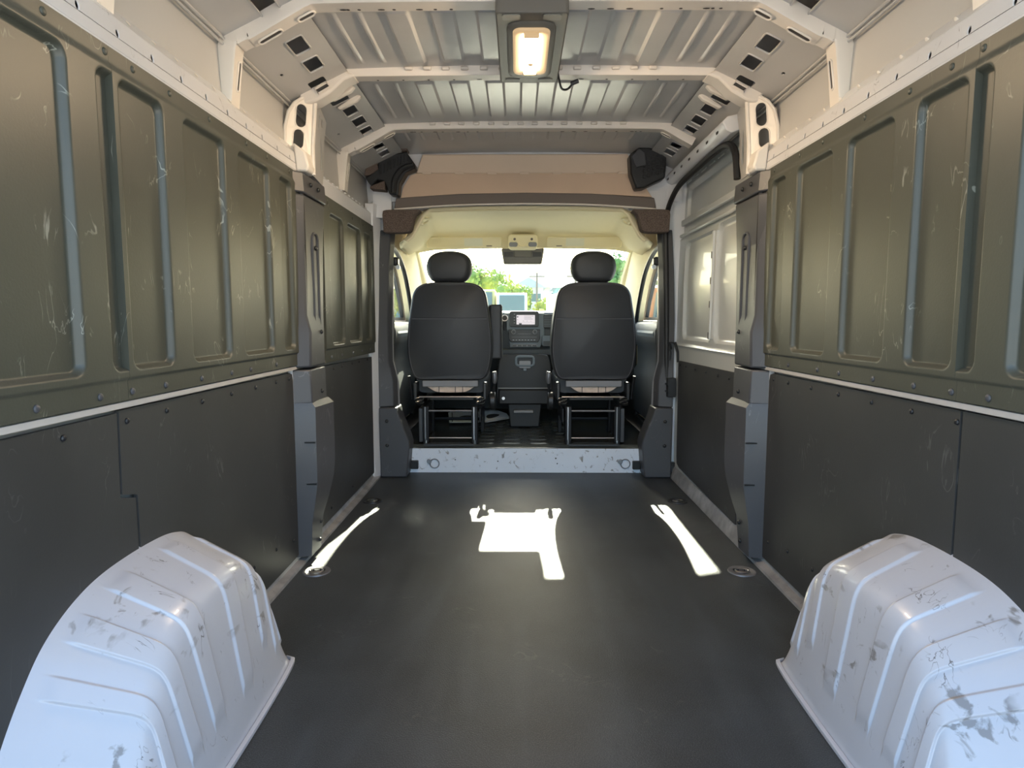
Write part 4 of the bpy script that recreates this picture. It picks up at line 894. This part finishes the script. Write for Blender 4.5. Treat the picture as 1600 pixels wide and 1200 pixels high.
vehicle(3.6, 30, 2.0, 2.9, 5.5, 'carwhite', 'white van half hidden by the right headrest', rz=math.radians(12))
vehicle(-2.6, 41, 2.1, 3.55, 6.0, 'caryellow', 'pale yellow box vehicle just right of the left headrest')
vehicle(3.1, 12.0, 1.9, 2.3, 5.0, 'orange', 'orange vehicle seen through the right cab window', rz=math.radians(-20))
def tree(x, y, h, r, m_, lab, trunk=.18, n_leaf=5200, seed=1, squash=.75):
    rnd = random.Random(seed)
    t = empty('tree', (x, y, -.55), lab, 'tree', 'trees beyond the windscreen')
    link('trunk', tube(bmesh.new(), [(0,0,0),(.1,.05,h*.3),(-.05,0,h*.6)], [trunk,trunk*.8,trunk*.5], 8), 'bark', t)
    blobs = [(rnd.uniform(-.6,.6)*r, rnd.uniform(-.6,.6)*r, h-r*squash+rnd.uniform(-.55,.45)*r*squash, r*rnd.uniform(.3,.5)) for _ in range(18)]
    vs_, fs = [], []
    for i in range(n_leaf):
        bx, by, bz, br_ = blobs[i % len(blobs)]
        d = Vector((rnd.gauss(0,1), rnd.gauss(0,1), rnd.gauss(0,1))).normalized(); c = Vector((bx,by,bz)) + d*br_*rnd.uniform(.7,1.05)
        u = d.orthogonal().normalized()*r*.042*rnd.uniform(.6,1.5); w = d.cross(u)*.7; q = d*r*.02
        k = len(vs_); vs_ += [c-u-w*.2, c+w+q, c+u+w*.2, c-w-q]; fs.append((k,k+1,k+2,k+3))
    me = bpy.data.meshes.new('foliage'); me.from_pydata(vs_, [], fs); o = link('foliage', me, m_, t, smooth=0); o['kind'] = 'stuff'
    bm = bmesh.new()
    for bx, by, bz, br_ in blobs: bmesh.ops.create_icosphere(bm, subdivisions=2, radius=br_*.62, matrix=Matrix.Translation((bx,by,bz)))
    link('crown', bm, m_, t, smooth=60)
tree(-3.6, 62, 6.9, 3.6, 'leaf', 'tall yellow-green tree right of the left headrest', seed=3)
tree(-.5, 53, 4.7, 2.0, 'leaf', 'round yellow-green bush behind the middle white van', seed=5)
tree(3.2, 56, 3.9, 1.9, 'leaf', 'pale green bush left of the right headrest', seed=6)
tree(7.5, 42, 6.0, 2.6, 'leaf2', 'dark green tree right of the right headrest', seed=8)
tree(-10.5, 66, 5.2, 2.2, 'leaf2', 'green tree behind the left headrest', seed=9)
tree(-13.5, 60, 5.0, 2.4, 'leaf', 'small tree at the far left beyond the windscreen', seed=11)
def house(x, y, w, d, hw, hr, mw, lab, gable=True, nwin=3):
    t = empty('house', (x, y, -.55), lab, 'house')
    link('wall', B((-w/2,w/2,0,d,0,hw)), mw, t)
    if gable: bm = prism(bmesh.new(), [(-w/2-.4,hw-.05),(w/2+.4,hw-.05),(0,hw+hr)], fxz, -.4, d+.4)
    else: bm = prism(bmesh.new(), [(-.5,hw-.05),(d*.5,hw+hr),(d+.5,hw-.05)], lambda u, v, w_: (w_, u, v), -w/2-.4, w/2+.4)
    link('roof', bm, 'roofgrey', t)
    for i in range(nwin):
        xx = -w/2 + w*(i+.5)/nwin
        wd = link('window', B((xx-.7,xx+.7,-.06,.02,hw-1.9,hw-.7)), 'carwhite', t); link('pane', B((xx-.6,xx+.6,-.09,-.05,hw-1.8,hw-.8)), 'carglass', wd)
    return t
house(1.3, 80, 3.6, 8, 5.6, 1.2, 'hwall', 'small pale house with a gabled grey roof above the bushes', True, 2)
house(3.5, 92, 22, 9, 6.2, 2.3, 'hwall', 'long house with a wide pale grey roof behind the gabled one', False, 6)
house(7.2, 70, 6.0, 8, 5.1, .5, 'teal', 'teal house left of the right headrest', False, 2)
house(-11.5, 70, 5.0, 6, 4.4, 1.6, 'bluewall', 'blue house at the far left beyond the windscreen', True, 2)
for x, y, h, lab in ((5.3,60,6.0,'utility pole left of the right headrest'),(1.9,66,6.4,'thin utility pole behind the gabled house'),(-2.0,66,5.4,'short utility pole beside the tall yellow-green tree')):
    t = empty('utility_pole', (x, y, -.55), lab, 'pole', 'utility poles')
    link('post', cyl(bmesh.new(), (0,0,0), (0,0,1), .12, h, 10, .09), 'pole', t); link('crossarm', B((-.8,.8,-.06,.06,h-.5,h-.38)), 'pole', t)
bl = link('bollard', cyl(bmesh.new(), (1.05,30,-.55), (0,0,1), .12, 2.05, 14), 'yellow', bevel=.05, label='yellow marker post in front of the bushes', cat='bollard')
